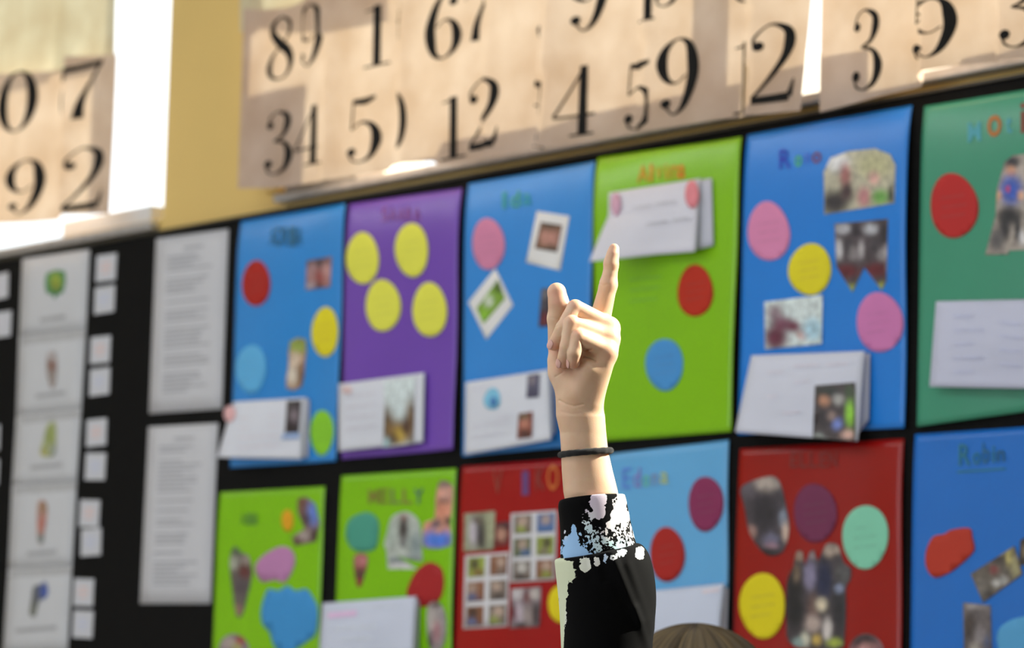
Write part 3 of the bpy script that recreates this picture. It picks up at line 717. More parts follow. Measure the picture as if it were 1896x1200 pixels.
# ------------------------------------------------------------------ stencilled cloth banners
def ribbon(pts, n=7):
    """centre line (x, y, width) -> smooth strip"""
    P = [np.array(p, float) for p in pts]
    if len(P) > 2:
        Q = [2 * P[0] - P[1]] + P + [2 * P[-1] - P[-2]]
        out = []
        for i in range(1, len(Q) - 2):
            for k in range(n):
                t = k / n
                out.append(0.5 * (2 * Q[i] + (Q[i + 1] - Q[i - 1]) * t + (2 * Q[i - 1] - 5 * Q[i] + 4 * Q[i + 1] - Q[i + 2]) * t * t + (3 * Q[i] - Q[i - 1] - 3 * Q[i + 1] + Q[i + 2]) * t ** 3))
        out.append(P[-1])
    else:
        out = [P[0] * (1 - k / 6) + P[1] * k / 6 for k in range(7)]
    V, Fs = [], []
    for i, p in enumerate(out):
        a, b = out[max(0, i - 1)], out[min(len(out) - 1, i + 1)]
        d = b[:2] - a[:2]; d = d / (np.linalg.norm(d) + 1e-9)
        w = max(0.012, p[2]) / 2
        V += [(p[0] - d[1] * w, p[1] + d[0] * w), (p[0] + d[1] * w, p[1] - d[0] * w)]
    for i in range(len(out) - 1):
        Fs.append((2 * i, 2 * i + 1, 2 * i + 3, 2 * i + 2))
    return V, Fs

def ball(x, y, r):
    return [(x + r * math.cos(k * math.pi / 7), y + r * math.sin(k * math.pi / 7)) for k in range(14)], [tuple(range(14))]
SIX = [(.40, .88, .03), (.30, .985, .025), (.17, .86, .09), (.075, .55, .14), (.08, .30, .14), (.14, .09, .08), (.27, .015, .025), (.41, .12, .09), (.455, .31, .13), (.40, .51, .08), (.28, .585, .025), (.16, .50, .025)]
GL = {
 '0': [[(.27 + .20 * math.sin(a), .5 + .48 * math.cos(a), .025 + .11 * abs(math.sin(a)) ** 1.5) for a in [k * math.pi / 8 for k in range(17)]]],
 '1': [[(.28, .02, .12), (.28, .98, .12)], [(.30, .975, .03), (.20, .93, .03), (.09, .92, .02)], [(.08, .015, .03), (.48, .015, .03)]],
 '2': [[(.10, .70, .03), (.09, .84, .03), (.25, .985, .025), (.43, .90, .09), (.465, .74, .13), (.40, .54, .09), (.2, .25, .04), (.07, .08, .03)], [(.07, .055, .09), (.46, .055, .11)], [(.46, .06, .07), (.51, .27, .015)], ('ball', .13, .73, .06)],
 '3': [[(.09, .82, .03), (.13, .93, .025), (.25, .985, .025), (.41, .90, .09), (.43, .76, .12), (.35, .60, .06), (.19, .535, .02)], [(.19, .535, .02), (.39, .47, .06), (.475, .28, .14), (.41, .09, .09), (.25, .015, .025), (.12, .06, .03), (.08, .16, .03)], ('ball', .12, .79, .055), ('ball', .11, .19, .065)],
 '4': [[(.38, .02, .12), (.38, .99, .10)], [(.39, .98, .03), (.03, .30, .03)], [(.03, .285, .035), (.54, .285, .035)], [(.22, .015, .03), (.53, .015, .03)]],
 '5': [[(.12, .94, .07), (.30, .92, .10), (.44, .96, .05)], [(.125, .96, .025), (.105, .52, .025)], [(.105, .52, .02), (.25, .61, .03), (.41, .52, .09), (.465, .31, .14), (.39, .09, .08), (.25, .015, .025), (.12, .06, .03), (.08, .16, .03)], ('ball', .11, .18, .065)],
 '6': [SIX, ('ball', .40, .83, .06)],
 '7': [[(.06, .93, .10), (.5, .94, .09)], [(.065, .96, .03), (.05, .74, .015)], [(.49, .95, .025), (.34, .62, .05), (.24, .33, .10), (.21, .06, .14)]],
 '8': [[(.27, .985, .025), (.13, .90, .07), (.12, .75, .10), (.24, .58, .14), (.41, .41, .14), (.465, .23, .10), (.40, .07, .05), (.27, .015, .025), (.12, .07, .06), (.07, .21, .09), (.13, .40, .05), (.29, .54, .025), (.42, .70, .05), (.42, .87, .06), (.27, .985, .025)]],
 '9': [[(.54 - x, 1 - y, w) for (x, y, w) in SIX], ('ball', .14, .17, .06)],
}
def digit_mesh(ch):
    V, Fs = [], []
    for st in GL[ch]:
        v_, f_ = ball(*st[1:]) if st[0] == 'ball' else ribbon(st)
        n = len(V); V += v_; Fs += [tuple(n + i for i in q) for q in f_]
    return V, Fs

class Cloth:
    """hanging cloth between wall x0..x1 with pleats; top z and bottom z as pixel outlines"""
    def __init__(self, y, pleats, seed, amp=0.006, x0=0):
        self.y, self.pl, self.amp, self.x0 = y, pleats, amp, x0
        r = random.Random(seed); self.ph = [r.random() * 6.28 for _ in range(4)]
    def depth(self, x, z):
        d = self.y + self.amp * (math.sin(14 * x + 1.5 * z + self.ph[0]) * 0.6 + math.sin(31 * x - 2.0 * z + self.ph[1]) * 0.35) + 0.004 * math.sin(5 * z + 6 * x + self.ph[2])
        for (px, h, w) in self.pl:          # a pleat: the cloth steps forward at px and falls back over w
            if x > px:
                d -= h * math.exp(-(x - px) / w)
        return d

def cloth_banner(name, label, top, bot, cl, mat, nx=90, nz=30, cat='banner', x_edges=None, xr=None, group=None):
    """top / bot: pixel polylines from left to right"""
    def zline(line):
        P = [W(a, b, cl.y) for a, b in line]
        return [p.x for p in P], [p.z for p in P]
    tx, tz = zline(top); bx, bz = zline(bot)
    root = empty(name, ((bx[0] + bx[-1]) / 2, cl.y, min(bz)))
    tag(root, label, cat, group)
    V = []
    for j in range(nz + 1):
        t = j / nz
        for i in range(nx + 1):
            s_ = i / nx
            xt = tx[0] + (tx[-1] - tx[0]) * s_; xb = bx[0] + (bx[-1] - bx[0]) * s_
            zt = np.interp(xt, tx, tz); zb = np.interp(xb, bx, bz)
            x = xt * (1 - t) + xb * t; z = zt * (1 - t) + zb * t
            V.append((x, cl.depth(x, z), z))
    fs = [(j * (nx + 1) + i, (j + 1) * (nx + 1) + i, (j + 1) * (nx + 1) + i + 1, j * (nx + 1) + i + 1) for j in range(nz) for i in range(nx)]
    obj('cloth', V, fs, mat, root, True)
    return root

def digit(root, cl, ch, x0, y0, x1, y1, clip=None, lean=0.0):
    """one stencilled digit inside a pixel box; clip = visible pixel x range where a pleat swallows the rest"""
    a = W((x0 + x1) / 2, y1, cl.y); b = W((x0 + x1) / 2, y0, cl.y)
    xm = (y0 + y1) / 2
    xl = W(x0, xm, cl.y).x; xr = W(x1, xm, cl.y).x
    V, Fs = digit_mesh(ch)
    vx = [p[0] for p in V]; lo, hi = min(vx), max(vx)
    bm = bmesh.new()
    vv = [bm.verts.new((xl + (p[0] - lo) / (hi - lo) * (xr - xl) + lean * (p[1] - 0.5), 0, a.z + p[1] * (b.z - a.z))) for p in V]
    for f_ in Fs:
        try: bm.faces.new([vv[i] for i in f_])
        except ValueError: pass
    if clip:
        for px, sg in ((clip[0], -1), (clip[1], 1)):
            if px is None: continue
            x = W(px, xm, cl.y).x
            bmesh.ops.bisect_plane(bm, geom=bm.verts[:] + bm.edges[:] + bm.faces[:], plane_co=(x, 0, 0), plane_no=(sg, 0, 0), clear_outer=True)
    bmesh.ops.triangulate(bm, faces=bm.faces[:])
    for v_ in bm.verts:
        v_.co.y = cl.depth(v_.co.x, v_.co.z) - 0.0014
    off = LOC[root.name]
    me = bpy.data.meshes.new('stencilled_digit')
    for v_ in bm.verts: v_.co -= off
    for f_ in bm.faces:
        f_.normal_update()
        if f_.normal.y > 0: f_.normal_flip()
    bm.to_mesh(me); bm.free()
    me.materials.append(DIGIT)
    o = bpy.data.objects.new('stencilled_digit', me); col.objects.link(o); o.parent = root
    return o

def wx(px, py, y): return W(px, py, y).x
# left window: yellow curtain and a short banner in front of it
YC = -0.018
cl = Cloth(YC, [(wx(118, 60, YC), 0.022, 0.05)], 2, 0.004)
cloth_banner('curtain', 'yellow curtain glowing behind the short banner at the left window', [(-160, -150), (224, -210)], [(-160, 178), (217, 122)], cl, CURTAIN, cat='curtain')
YL = -0.045
cl = Cloth(YL, [(wx(119, 250, YL), 0.016, 0.04), (wx(-20, 250, YL), 0.012, 0.05)], 5, 0.004)
b = cloth_banner('number_banner', 'short beige burlap banner with digits at the left window', [(-160, 152), (117, 128), (120, 106), (218, 100)], [(-160, 425), (60, 412), (117, 406), (122, 398), (200, 395)], cl, BURLAP, group='burlap number banners')
digit(b, cl, '0', 2, 132, 68, 245); digit(b, cl, '7', 123, 117, 186, 224); digit(b, cl, '0', 108, 130, 160, 235, (None, 120))
digit(b, cl, '9', 16, 296, 82, 396); digit(b, cl, '2', 122, 272, 188, 388)
digit(b, cl, '8', -80, 300, -20, 405); digit(b, cl, '5', -75, 145, -15, 255)

cl = Cloth(-0.030, [(wx(505, 0, -0.03), 0.014, 0.05)], 6, 0.004)
cloth_banner('curtain', 'yellow curtain peeking over the top corner of the long banner', [(446, -260), (760, -300)], [(446, 60), (760, 20)], cl, CURTAIN, 40, 20, cat='curtain')
# long middle banner
YM = -0.060
cl = Cloth(YM, [(wx(1018, 150, YM), 0.022, 0.06), (wx(742, 150, YM), 0.012, 0.05), (wx(905, 50, YM), 0.008, 0.05), (wx(1190, 150, YM), 0.008, 0.04), (wx(600, 100, YM), 0.010, 0.05), (wx(1385, 150, YM), 0.010, 0.05)], 8, 0.005)
b = cloth_banner('number_banner', 'long beige burlap banner with rows of stencilled digits above the posters', [(447, 15), (480, 17), (530, 13), (562, 3), (610, -70), (760, -160), (1530, -330)], [(440, 349), (525, 346), (625, 331), (716, 316), (724, 305), (800, 298), (812, 305), (870, 299), (1000, 279), (1060, 270), (1215, 240), (1330, 222), (1478, 204)], cl, BURLAP, 140, 36, group='burlap number banners')
for d in [('3', 486, 204, 541, 322), ('4', 545, 196, 596, 306), ('5', 645, 178, 707, 300), ('0', 715, 170, 756, 282, (742, None)),
          ('1', 820, 178, 866, 294), ('2', 872, 146, 933, 276), ('5', 1001, 150, 1040, 276, (None, 1017)), ('4', 1040, 124, 1106, 254),
          ('5', 1160, 112, 1218, 240, (None, 1206)), ('9', 1218, 70, 1296, 213), ('1', 1362, 76, 1402, 210, (None, 1388)), ('2', 1396, 42, 1470, 190),
          ('8', 489, 28, 542, 146), ('9', 548, 8, 601, 122, (560, None)), ('1', 678, 8, 724, 122), ('9', 718, -35, 750, 80, (738, None)),
          ('6', 790, -12, 862, 110), ('7', 868, -32, 920, 82), ('3', 1003, -40, 1040, 75, (None, 1017)), ('9', 1058, -78, 1128, 58),
          ('1', 1185, -95, 1226, 38, (None, 1216)), ('3', 1215, -110, 1260, 12), ('0', 1350, -130, 1410, 5)]:
    digit(b, cl, *d[:5], clip=d[5] if len(d) > 5 else None)

# right banner
YR = -0.050
cl = Cloth(YR, [(wx(1712, 40, YR), 0.016, 0.05), (wx(1850, 40, YR), 0.010, 0.05)], 11, 0.005)
b = cloth_banner('number_banner', 'beige burlap banner with large digits at the upper right', [(1517, -330), (2150, -430)], [(1513, 207), (1600, 186), (1705, 160), (1716, 134), (1760, 124), (1845, 113), (2000, 92), (2100, 75)], cl, BURLAP, 110, 36, group='burlap number banners')
for d in [('3', 1577, 15, 1635, 167), ('5', 1690, -25, 1740, 112, (None, 1712)), ('9', 1690, -2, 1776, 108, (1714, None)), ('3', 1858, -55, 1925, 88),
          ('8', 1975, -70, 2050, 75), ('1', 1590, -190, 1640, -45), ('6', 1720, -210, 1790, -65), ('4', 1860, -230, 1930, -85)]:
    digit(b, cl, *d[:5], clip=d[5] if len(d) > 5 else None)
# unseen box added behind the middle banner to cast the square shade on its corner

def ledge_block(name, px0, px1, z1, y0=0.006, y1=0.09):
    """raised part of the window ledge"""
    a, b_ = wx(px0, 250, y0), wx(px1, 250, y0)
    struct(box(name, (a, b_, y0, y1, ZB + 0.026, z1), FRAMEW, bevel=0.003))
ledge_block('shade_block_4', 915, 1478, 1.960)  # unseen, put in to cast the grey band along the long banner's bottom
ledge_block('trim_8', 122, 284, 1.917)
ledge_block('shade_block_9', 830, 915, 1.938)
ledge_block('shade_block_5', 1530, 1700, 1.965)  # unseen, added to darken the lower edge of the right banner
ledge_block('shade_block_6', 1880, 2300, 1.930)
ledge_block('shade_block_7', 660, 712, 1.925)
xb0, xb1 = wx(516, 260, 0.005), wx(650, 260, 0.005)
r = empty('box', ((xb0 + xb1) / 2, 0.05, ZB + 0.026))
tag(r, 'unseen grey box added on the window ledge to shade the corner digits of the long banner', 'box')
GREYCARD = surf_mat('grey_card', (0.30, 0.30, 0.31), 0.7, 0.05, 20)
box('box_body', (xb0, xb1, 0.006, 0.10, ZB + 0.026, 2.075), GREYCARD, r, 0.002)
box('box_lid', (xb0 - 0.002, xb1 + 0.002, 0.004, 0.102, 2.075, 2.10), GREYCARD, r, 0.002)

# ------------------------------------------------------------------ people: smooth bodies from blended volumes
def smin(a, b, k):
    h = np.clip(0.5 + 0.5 * (b - a) / k, 0, 1)
    return b * (1 - h) + a * h - k * h * (1 - h)

def cone(X, Y, Z, a, b, sc=(1, 1, 1)):
    """distance to a tapered capsule; a, b = (x, y, z, r)"""
    ax, ay, az, ra = a; bx, by, bz, rb = b
    dx, dy, dz = (bx - ax) / sc[0], (by - ay) / sc[1], (bz - az) / sc[2]
    px, py, pz = (X - ax) / sc[0], (Y - ay) / sc[1], (Z - az) / sc[2]
    t = np.clip((px * dx + py * dy + pz * dz) / (dx * dx + dy * dy + dz * dz + 1e-9), 0, 1)
    return np.sqrt((px - t * dx) ** 2 + (py - t * dy) ** 2 + (pz - t * dz) ** 2) - (ra + (rb - ra) * t)

def nets(vol, org, h):
    """surface of vol = 0 as quads (one vertex in each crossed cell)"""
    s = vol < 0
    nx, ny, nz = vol.shape
    c = np.zeros((nx - 1, ny - 1, nz - 1), np.int8)
    for i in (0, 1):
        for j in (0, 1):
            for k in (0, 1):
                c += s[i:nx - 1 + i, j:ny - 1 + j, k:nz - 1 + k]
    act = (c > 0) & (c < 8)
    I, J, K = np.nonzero(act)
    idx = -np.ones(act.shape, np.int64); idx[I, J, K] = np.arange(len(I))
    acc = np.zeros((len(I), 3)); cnt = np.zeros(len(I))
    cor = [(0, 0, 0), (1, 0, 0), (0, 1, 0), (1, 1, 0), (0, 0, 1), (1, 0, 1), (0, 1, 1), (1, 1, 1)]
    for a, b in ((0, 1), (2, 3), (4, 5), (6, 7), (0, 2), (1, 3), (4, 6), (5, 7), (0, 4), (1, 5), (2, 6), (3, 7)):
        ca, cb = np.array(cor[a]), np.array(cor[b])
        va = vol[I + ca[0], J + ca[1], K + ca[2]]; vb = vol[I + cb[0], J + cb[1], K + cb[2]]
        m = (va < 0) != (vb < 0)
        t = np.where(m, va / np.where(m, va - vb, 1), 0)
        acc += np.where(m[:, None], ca + (cb - ca) * t[:, None], 0); cnt += m
    V = np.stack([I, J, K], 1) + acc / cnt[:, None]
    V = V * h + np.array(org)
    faces = []
    for ax in range(3):
        o1, o2 = [(1, 2), (2, 0), (0, 1)][ax]
        sl0 = [slice(None)] * 3; sl1 = [slice(None)] * 3
        sl0[ax] = slice(0, -1); sl1[ax] = slice(1, None)
        a, b = s[tuple(sl0)], s[tuple(sl1)]
        E = np.stack(np.nonzero(a != b), 1)
        E = E[(E[:, o1] > 0) & (E[:, o2] > 0) & (E[:, o1] < vol.shape[o1] - 1) & (E[:, o2] < vol.shape[o2] - 1)]
        d1 = np.zeros(3, int); d1[o1] = 1; d2 = np.zeros(3, int); d2[o2] = 1
        q = [E - d1 - d2, E - d2, E, E - d1]
        Q = np.stack([idx[p_[:, 0], p_[:, 1], p_[:, 2]] for p_ in q], 1)
        fl = s[E[:, 0], E[:, 1], E[:, 2]]
        Q[~fl] = Q[~fl][:, ::-1]
        faces.append(Q)
    return V, np.concatenate(faces)

S = HD / F                                      # metres per pixel at the hand
HB = CAM + FW * HD
def H3(px, py, q):
    """hand coordinates: pixel x, pixel y, depth in the same unit (away from the camera positive)"""
    return HB + RT * ((px - 948) * S) + UP * ((600 - py) * S) + FW * (q * S)
def H3a(P):
    P = np.asarray(P, float)
    return (np.array(HB)[None] + ((P[:, 0] - 948) * S)[:, None] * np.array(RT)[None]
            + ((600 - P[:, 1]) * S)[:, None] * np.array(UP)[None] + (P[:, 2] * S)[:, None] * np.array(FW)[None])

def skin_mat():
    m, nt, b, L = nodes('skin')
    tc = nt.nodes.new('ShaderNodeTexCoord')
    n = nt.nodes.new('ShaderNodeTexNoise'); n.inputs['Scale'].default_value = 55; n.inputs['Detail'].default_value = 4
    L.new(tc.outputs['Object'], n.inputs[0])
    r = nt.nodes.new('ShaderNodeValToRGB')
    r.color_ramp.elements[0].position = 0.32; r.color_ramp.elements[1].position = 0.7
    r.color_ramp.elements[0].color = (0.70, 0.46, 0.30, 1)
    r.color_ramp.elements[1].color = (0.77, 0.55, 0.385, 1)
    at = nt.nodes.new('ShaderNodeAttribute'); at.attribute_name = 'flush'
    mx = nt.nodes.new('ShaderNodeMix'); mx.data_type = 'RGBA'
    L.new(n.outputs[0], r.inputs[0])
    L.new(at.outputs['Fac'], mx.inputs[0]); L.new(r.outputs[0], mx.inputs[6]); mx.inputs[7].default_value = (0.72, 0.33, 0.24, 1)
    L.new(mx.outputs[2], b.inputs['Base Color'])
    b.inputs['Roughness'].default_value = 0.48
    b.inputs['Specular IOR Level'].default_value = 0.4
    b.inputs['Subsurface Weight'].default_value = 0.5
    b.inputs['Subsurface Radius'].default_value = (1.0, 0.34, 0.18)
    b.inputs['Subsurface Scale'].default_value = 0.0038
    n2 = nt.nodes.new('ShaderNodeTexNoise'); n2.inputs['Scale'].default_value = 900; n2.inputs['Detail'].default_value = 3
    L.new(tc.outputs['Object'], n2.inputs[0])
    bp = nt.nodes.new('ShaderNodeBump'); bp.inputs['Strength'].default_value = 0.12; bp.inputs['Distance'].default_value = 0.0006
    L.new(n2.outputs[0], bp.inputs['Height']); L.new(bp.outputs[0], b.inputs['Normal'])
    return m
SKIN = skin_mat()
NAIL = surf_mat('fingernail', (0.74, 0.43, 0.37), 0.3, 0.04, 200)

# --- the raised left hand and forearm
FING = {
 'thumb': [(1031, 541, 9, 17.8), (1034.5, 561, 7, 18.6), (1031.5, 590, 12, 18.0), (1037, 640, 17, 22), (1058, 722, 12, 27)],
 'index': [(1138.3, 459.5, 36, 9.6), (1133.2, 490, 36, 12.9), (1127.6, 527, 36, 16.2), (1107, 612, 34, 21)],
 'middle': [(1026, 638, -16, 11.6), (1041, 609, -28, 13.6), (1064.5, 570, -16, 15.3), (1128, 605, 8, 18)],
 'ring': [(1042, 670, -28, 12.0), (1048.5, 641, -46, 12.8), (1057.5, 599, -38, 14.6), (1126, 626, -8, 18)],
 'little': [(1060.5, 671, -46, 11.8), (1062, 652, -56, 12.2), (1070.5, 623.5, -53, 14.2), (1120, 648, -26, 17.5)]}
def build_hand():
    h = 1.15
    org = (1004.0, 440.0, -78.0)
    n = (int(176 / h), int(565 / h), int(150 / h))
    X = (org[0] + h * np.arange(n[0]))[:, None, None].astype(np.float32)
    Y = (org[1] + h * np.arange(n[1]))[None, :, None].astype(np.float32)
    Z = (org[2] + h * np.arange(n[2]))[None, None, :].astype(np.float32)
    nf = int(300 / h)                                  # the fingers and palm end above this row
    Yh = Y[:, :nf + 60]
    # palm
    D = cone(X, Yh, Z, (1090, 738, 6, 27), (1127, 628, -6, 20.5))
    for a, b, k in (((1092, 742, -12, 23), (1121, 654, -24, 20.5), 10), ((1086, 745, 14, 24), (1127, 608, 10, 19), 10), ((1078, 745, 22, 22), (1112, 606, 32, 20), 10),
                    ((1074, 728, -16, 25), (1090, 684, -26, 23), 12), ((1056, 730, 4, 26), (1038, 668, 12, 24.5), 14), ((1096, 650, 4, 27), (1078, 708, -2, 34), 12),
                    ((1040, 690, 6, 24), (1072, 720, -4, 30), 12), ((1127, 612, 4, 20.5), (1122, 655, -16, 20.5), 8)):
        D = smin(D, cone(X, Yh, Z, a, b), k)
    # thumb joins the ball of the palm softly
    T = FING['thumb']
    t = cone(X, Yh, Z, T[0], T[1])
    for i in range(1, 4): t = smin(t, cone(X, Yh, Z, T[i], T[i + 1]), 5)
    D = smin(D, t, 7)
    # knuckle rows: first finger bones leave the palm
    prox = []
    for nme in ('index', 'middle', 'ring', 'little'):
        f_ = FING[nme]
        prox.append(cone(X, Yh, Z, f_[2], f_[3]))
    for d_, k in zip(prox, (8, 9, 9, 9)): D = smin(D, d_, k)
    D = -smin(-D, np.sqrt((X - 1077) ** 2 + (Yh - 660.5) ** 2 + ((Z + 48) * 0.6) ** 2) - 10.5, 3)
    # bent outer bones, each finger kept apart from its neighbours and the palm
    for nme in ('index', 'middle', 'ring', 'little'):
        f_ = FING[nme]
        o_ = smin(cone(X, Yh, Z, f_[0], f_[1]), cone(X, Yh, Z, f_[1], f_[2]), 6 if nme == 'index' else 3.5)
        if nme == 'index':
            o_ = smin(o_, cone(X, Yh, Z, (1135, 470, 32, 9.5), (1131, 485, 32, 11)), 8)
            D = smin(D, o_, 7)
        else:
            D = smin(D, o_, 1.6)
    # forearm: elliptical, width read along its length
    yy = [690, 715, 735, 748, 770, 800, 835, 870, 910, 960, 1005]
    cx = np.interp(Y.ravel(), yy, [1082, 1077, 1073.5, 1072.5, 1074.8, 1079.3, 1082.5, 1087, 1093.5, 1100, 1106]).astype(np.float32)[None, :, None]
    hw = np.interp(Y.ravel(), yy, [36, 40, 42, 43.3, 45.3, 43, 43.6, 47, 50.5, 48, 46]).astype(np.float32)[None, :, None]
    # ulna knob on the right of the wrist
    arm = (np.sqrt((X - cx) ** 2 + ((Z - 2) / 0.84) ** 2) - hw) * 0.92
    arm = np.maximum(arm, Y - 996)
    arm = np.maximum(arm, 716 - Y)
    full = arm.copy()
    m = Yh.shape[1]
    full[:, :m] = smin(arm[:, :m], D, 9)
    # skin creases
    x2 = X[:, :, 0]; y2 = Y[:, :, 0]
    cr = np.zeros((n[0], n[1]), np.float32)
    for pts, dep, w in (([(1036, 741), (1048, 747.5), (1062, 751), (1079, 747.5)], 1.5, 2.0), ([(1040, 762), (1060, 766), (1075, 764)], 0.5, 2.5),
                        ([(1082, 661), (1092, 664), (1102, 669.5)], 2.6, 1.6), ([(1074, 631), (1077.5, 644), (1083, 648.5), (1093, 645.5)], 3.2, 1.8),
                        ([(1029, 697), (1042, 689)], 1.4, 1.6), ([(1119, 491), (1130, 493.5)], 0.5, 1.5), ([(1110, 524), (1118, 528), (1128, 526)], 0.9, 1.7),
                        ([(1112, 531), (1122, 532)], 0.4, 1.4), ([(1086, 672), (1098, 678)], 0.6, 2.2), ([(1028, 606), (1033, 604)], 0.8, 1.5), ([(1020, 588), (1036, 592)], 0.7, 1.6)):
        dd = np.full_like(cr, 1e6)
        for a, b in zip(pts[:-1], pts[1:]):
            dx, dy = b[0] - a[0], b[1] - a[1]
            t_ = np.clip(((x2 - a[0]) * dx + (y2 - a[1]) * dy) / (dx * dx + dy * dy), 0, 1)
            dd = np.minimum(dd, (x2 - a[0] - t_ * dx) ** 2 + (y2 - a[1] - t_ * dy) ** 2)
        cr += dep * np.exp(-dd / (w * w))
    full += cr[:, :, None]
    V, Q = nets(full, org, h)
    # two rounds of smoothing over neighbours
    for _ in range(2):
        acc = np.zeros_like(V); cnt = np.zeros(len(V))
        for i in range(4):
            np.add.at(acc, Q[:, i], V[Q[:, (i + 1) % 4]]); np.add.at(cnt, Q[:, i], 1)
            np.add.at(acc, Q[:, i], V[Q[:, (i - 1) % 4]]); np.add.at(cnt, Q[:, i], 1)
        V = V * 0.5 + 0.5 * acc / np.maximum(cnt, 1)[:, None]
    return V, Q
HV, HQ = build_hand()
flush = np.zeros(len(HV))
for (fx, fy, r, a) in ((1138, 462, 16, 0.35), (1030, 548, 22, 0.55), (1024, 642, 13, 0.6), (1040, 676, 13, 0.6), (1060, 676, 13, 0.6), (1064, 562, 13, 0.35), (1057, 592, 12, 0.3), (1070, 617, 12, 0.3), (1132, 655, 14, 0.35), (1130, 520, 12, 0.25)):
    d2 = ((HV[:, 0] - fx) ** 2 + (HV[:, 1] - fy) ** 2) / (r * r)
    flush = np.maximum(flush, a * np.exp(-d2))

# --- body of the child below the frame, same mesh
def body_volume(parts, h, pad=0.03):
    P = np.array([p[:3] for a in parts for p in (a[0], a[1])]); R = max(max(a[0][3], a[1][3]) for a in parts)
    lo = P.min(0) - R - pad; hi = P.max(0) + R + pad
    n = np.ceil((hi - lo) / h).astype(int) + 1
    X = (lo[0] + h * np.arange(n[0]))[:, None, None]; Y = (lo[1] + h * np.arange(n[1]))[None, :, None]; Z = (lo[2] + h * np.arange(n[2]))[None, None, :]
    D = None
    for a in parts:
        d = cone(X, Y, Z, a[0], a[1], a[3] if len(a) > 3 else (1, 1, 1))
        D = d if D is None else smin(D, d, a[2])
    return nets(D, lo, h)

def basis(face):
    f_ = Vector((face[0], face[1], 0)).normalized()
    r_ = Vector((f_.y, -f_.x, 0))
    return f_, r_

def P4(v, r): return (v.x, v.y, v.z, r)

def child_body(face, head, sh_z, feet_c, raised=None):
    """lists of tapered volumes: skin (head, neck, arms, hands, legs), sweater, trousers"""
    f_, r_ = basis(face)
    Zv = Vector((0, 0, 1))
    neck = Vector((head.x, head.y, sh_z + 0.03)) - f_ * 0.015
    chest = Vector((neck.x, neck.y, sh_z - 0.11)); hip = Vector((neck.x, neck.y, 0.56))
    skin = [(P4(head + Zv * 0.015, 0.078), P4(head - Zv * 0.005 - f_ * 0.012, 0.080), 0.02),
            (P4(head - Zv * 0.055 + f_ * 0.025, 0.048), P4(head - Zv * 0.02 + f_ * 0.02, 0.06), 0.03),
            (P4(head + f_ * 0.082 - Zv * 0.012, 0.009), P4(head + f_ * 0.078 + Zv * 0.012, 0.005), 0.01),
            (P4(head + f_ * 0.072 - Zv * 0.047 - r_ * 0.014, 0.007), P4(head + f_ * 0.072 - Zv * 0.047 + r_ * 0.014, 0.007), 0.008),
            (P4(head - r_ * 0.078 - Zv * 0.01, 0.014), P4(head - r_ * 0.082 + Zv * 0.012, 0.014), 0.006),
            (P4(head + r_ * 0.078 - Zv * 0.01, 0.014), P4(head + r_ * 0.082 + Zv * 0.012, 0.014), 0.006),
            (P4(head - Zv * 0.06, 0.036), P4(neck - Zv * 0.02, 0.038), 0.02),
            (P4(chest, 0.07), P4(hip, 0.068), 0.04)]
    sw = [(P4(neck - Zv * 0.05 - r_ * 0.075, 0.052), P4(neck - Zv * 0.05 + r_ * 0.075, 0.052), 0.03),
          (P4(chest - r_ * 0.045, 0.083), P4(hip - r_ * 0.04 + Zv * 0.04, 0.082), 0.05), (P4(chest + r_ * 0.045, 0.083), P4(hip + r_ * 0.04 + Zv * 0.04, 0.082), 0.05)]
    tr = []
    for sg in (-1, 1):
        hp = hip + r_ * (0.055 * sg); kn = Vector((hp.x, hp.y, 0.31)) + f_ * 0.012; an = Vector((hp.x, hp.y, 0.07)) - f_ * 0.004
        tr += [(P4(hp, 0.078), P4(kn, 0.056), 0.03), (P4(kn, 0.056), P4(an, 0.044), 0.02)]
        skin += [(P4(hp, 0.06), P4(kn, 0.042), 0.03), (P4(kn, 0.042), P4(an, 0.03), 0.02), (P4(an - Zv * 0.025, 0.028), P4(an - Zv * 0.042 + f_ * 0.08, 0.02), 0.02)]
        if raised is not None and sg == -1:
            s_, e_, w_ = raised
            sw += [(P4(s_, 0.054), P4(e_, 0.047), 0.04), (P4(s_ * 0.5 + (neck + r_ * 0.02 - Zv * 0.08) * 0.5, 0.055), P4(s_, 0.054), 0.04)]
            skin += [(P4(s_, 0.036), P4(e_, 0.030), 0.03), (P4(e_, 0.027), P4(w_, 0.0185), 0.02)]
        else:
            s_ = neck - Zv * 0.06 + r_ * (0.115 * sg); e_ = s_ - Zv * 0.20 + r_ * (0.03 * sg) - f_ * 0.02; w_ = e_ - Zv * 0.17 + f_ * 0.05
            sw += [(P4(s_, 0.050), P4(e_, 0.042), 0.04), (P4(e_, 0.042), P4(w_, 0.036), 0.02)]
            pm = w_ - Zv * 0.06 + f_ * 0.01
            skin += [(P4(s_, 0.036), P4(e_, 0.030), 0.03), (P4(e_, 0.03), P4(w_, 0.022), 0.02), (P4(w_, 0.022), P4(pm, 0.025), 0.02)]
            for q_, (off, ln) in enumerate(((-0.021, 0.045), (-0.007, 0.052), (0.008, 0.049), (0.021, 0.038))):
                a_ = pm - Zv * 0.012 + f_ * off; m_ = a_ - Zv * (ln * 0.55) + f_ * 0.002 - r_ * (0.006 * sg); t_ = m_ - Zv * (ln * 0.4) - r_ * (0.012 * sg)
                skin += [(P4(a_, 0.0085), P4(m_, 0.008), 0.005), (P4(m_, 0.008), P4(t_, 0.007), 0.004)]
            skin += [(P4(pm + Zv * 0.02 + f_ * 0.02, 0.010), P4(pm - Zv * 0.012 + f_ * 0.045, 0.008), 0.008)]
    return skin, sw, tr, f_, r_

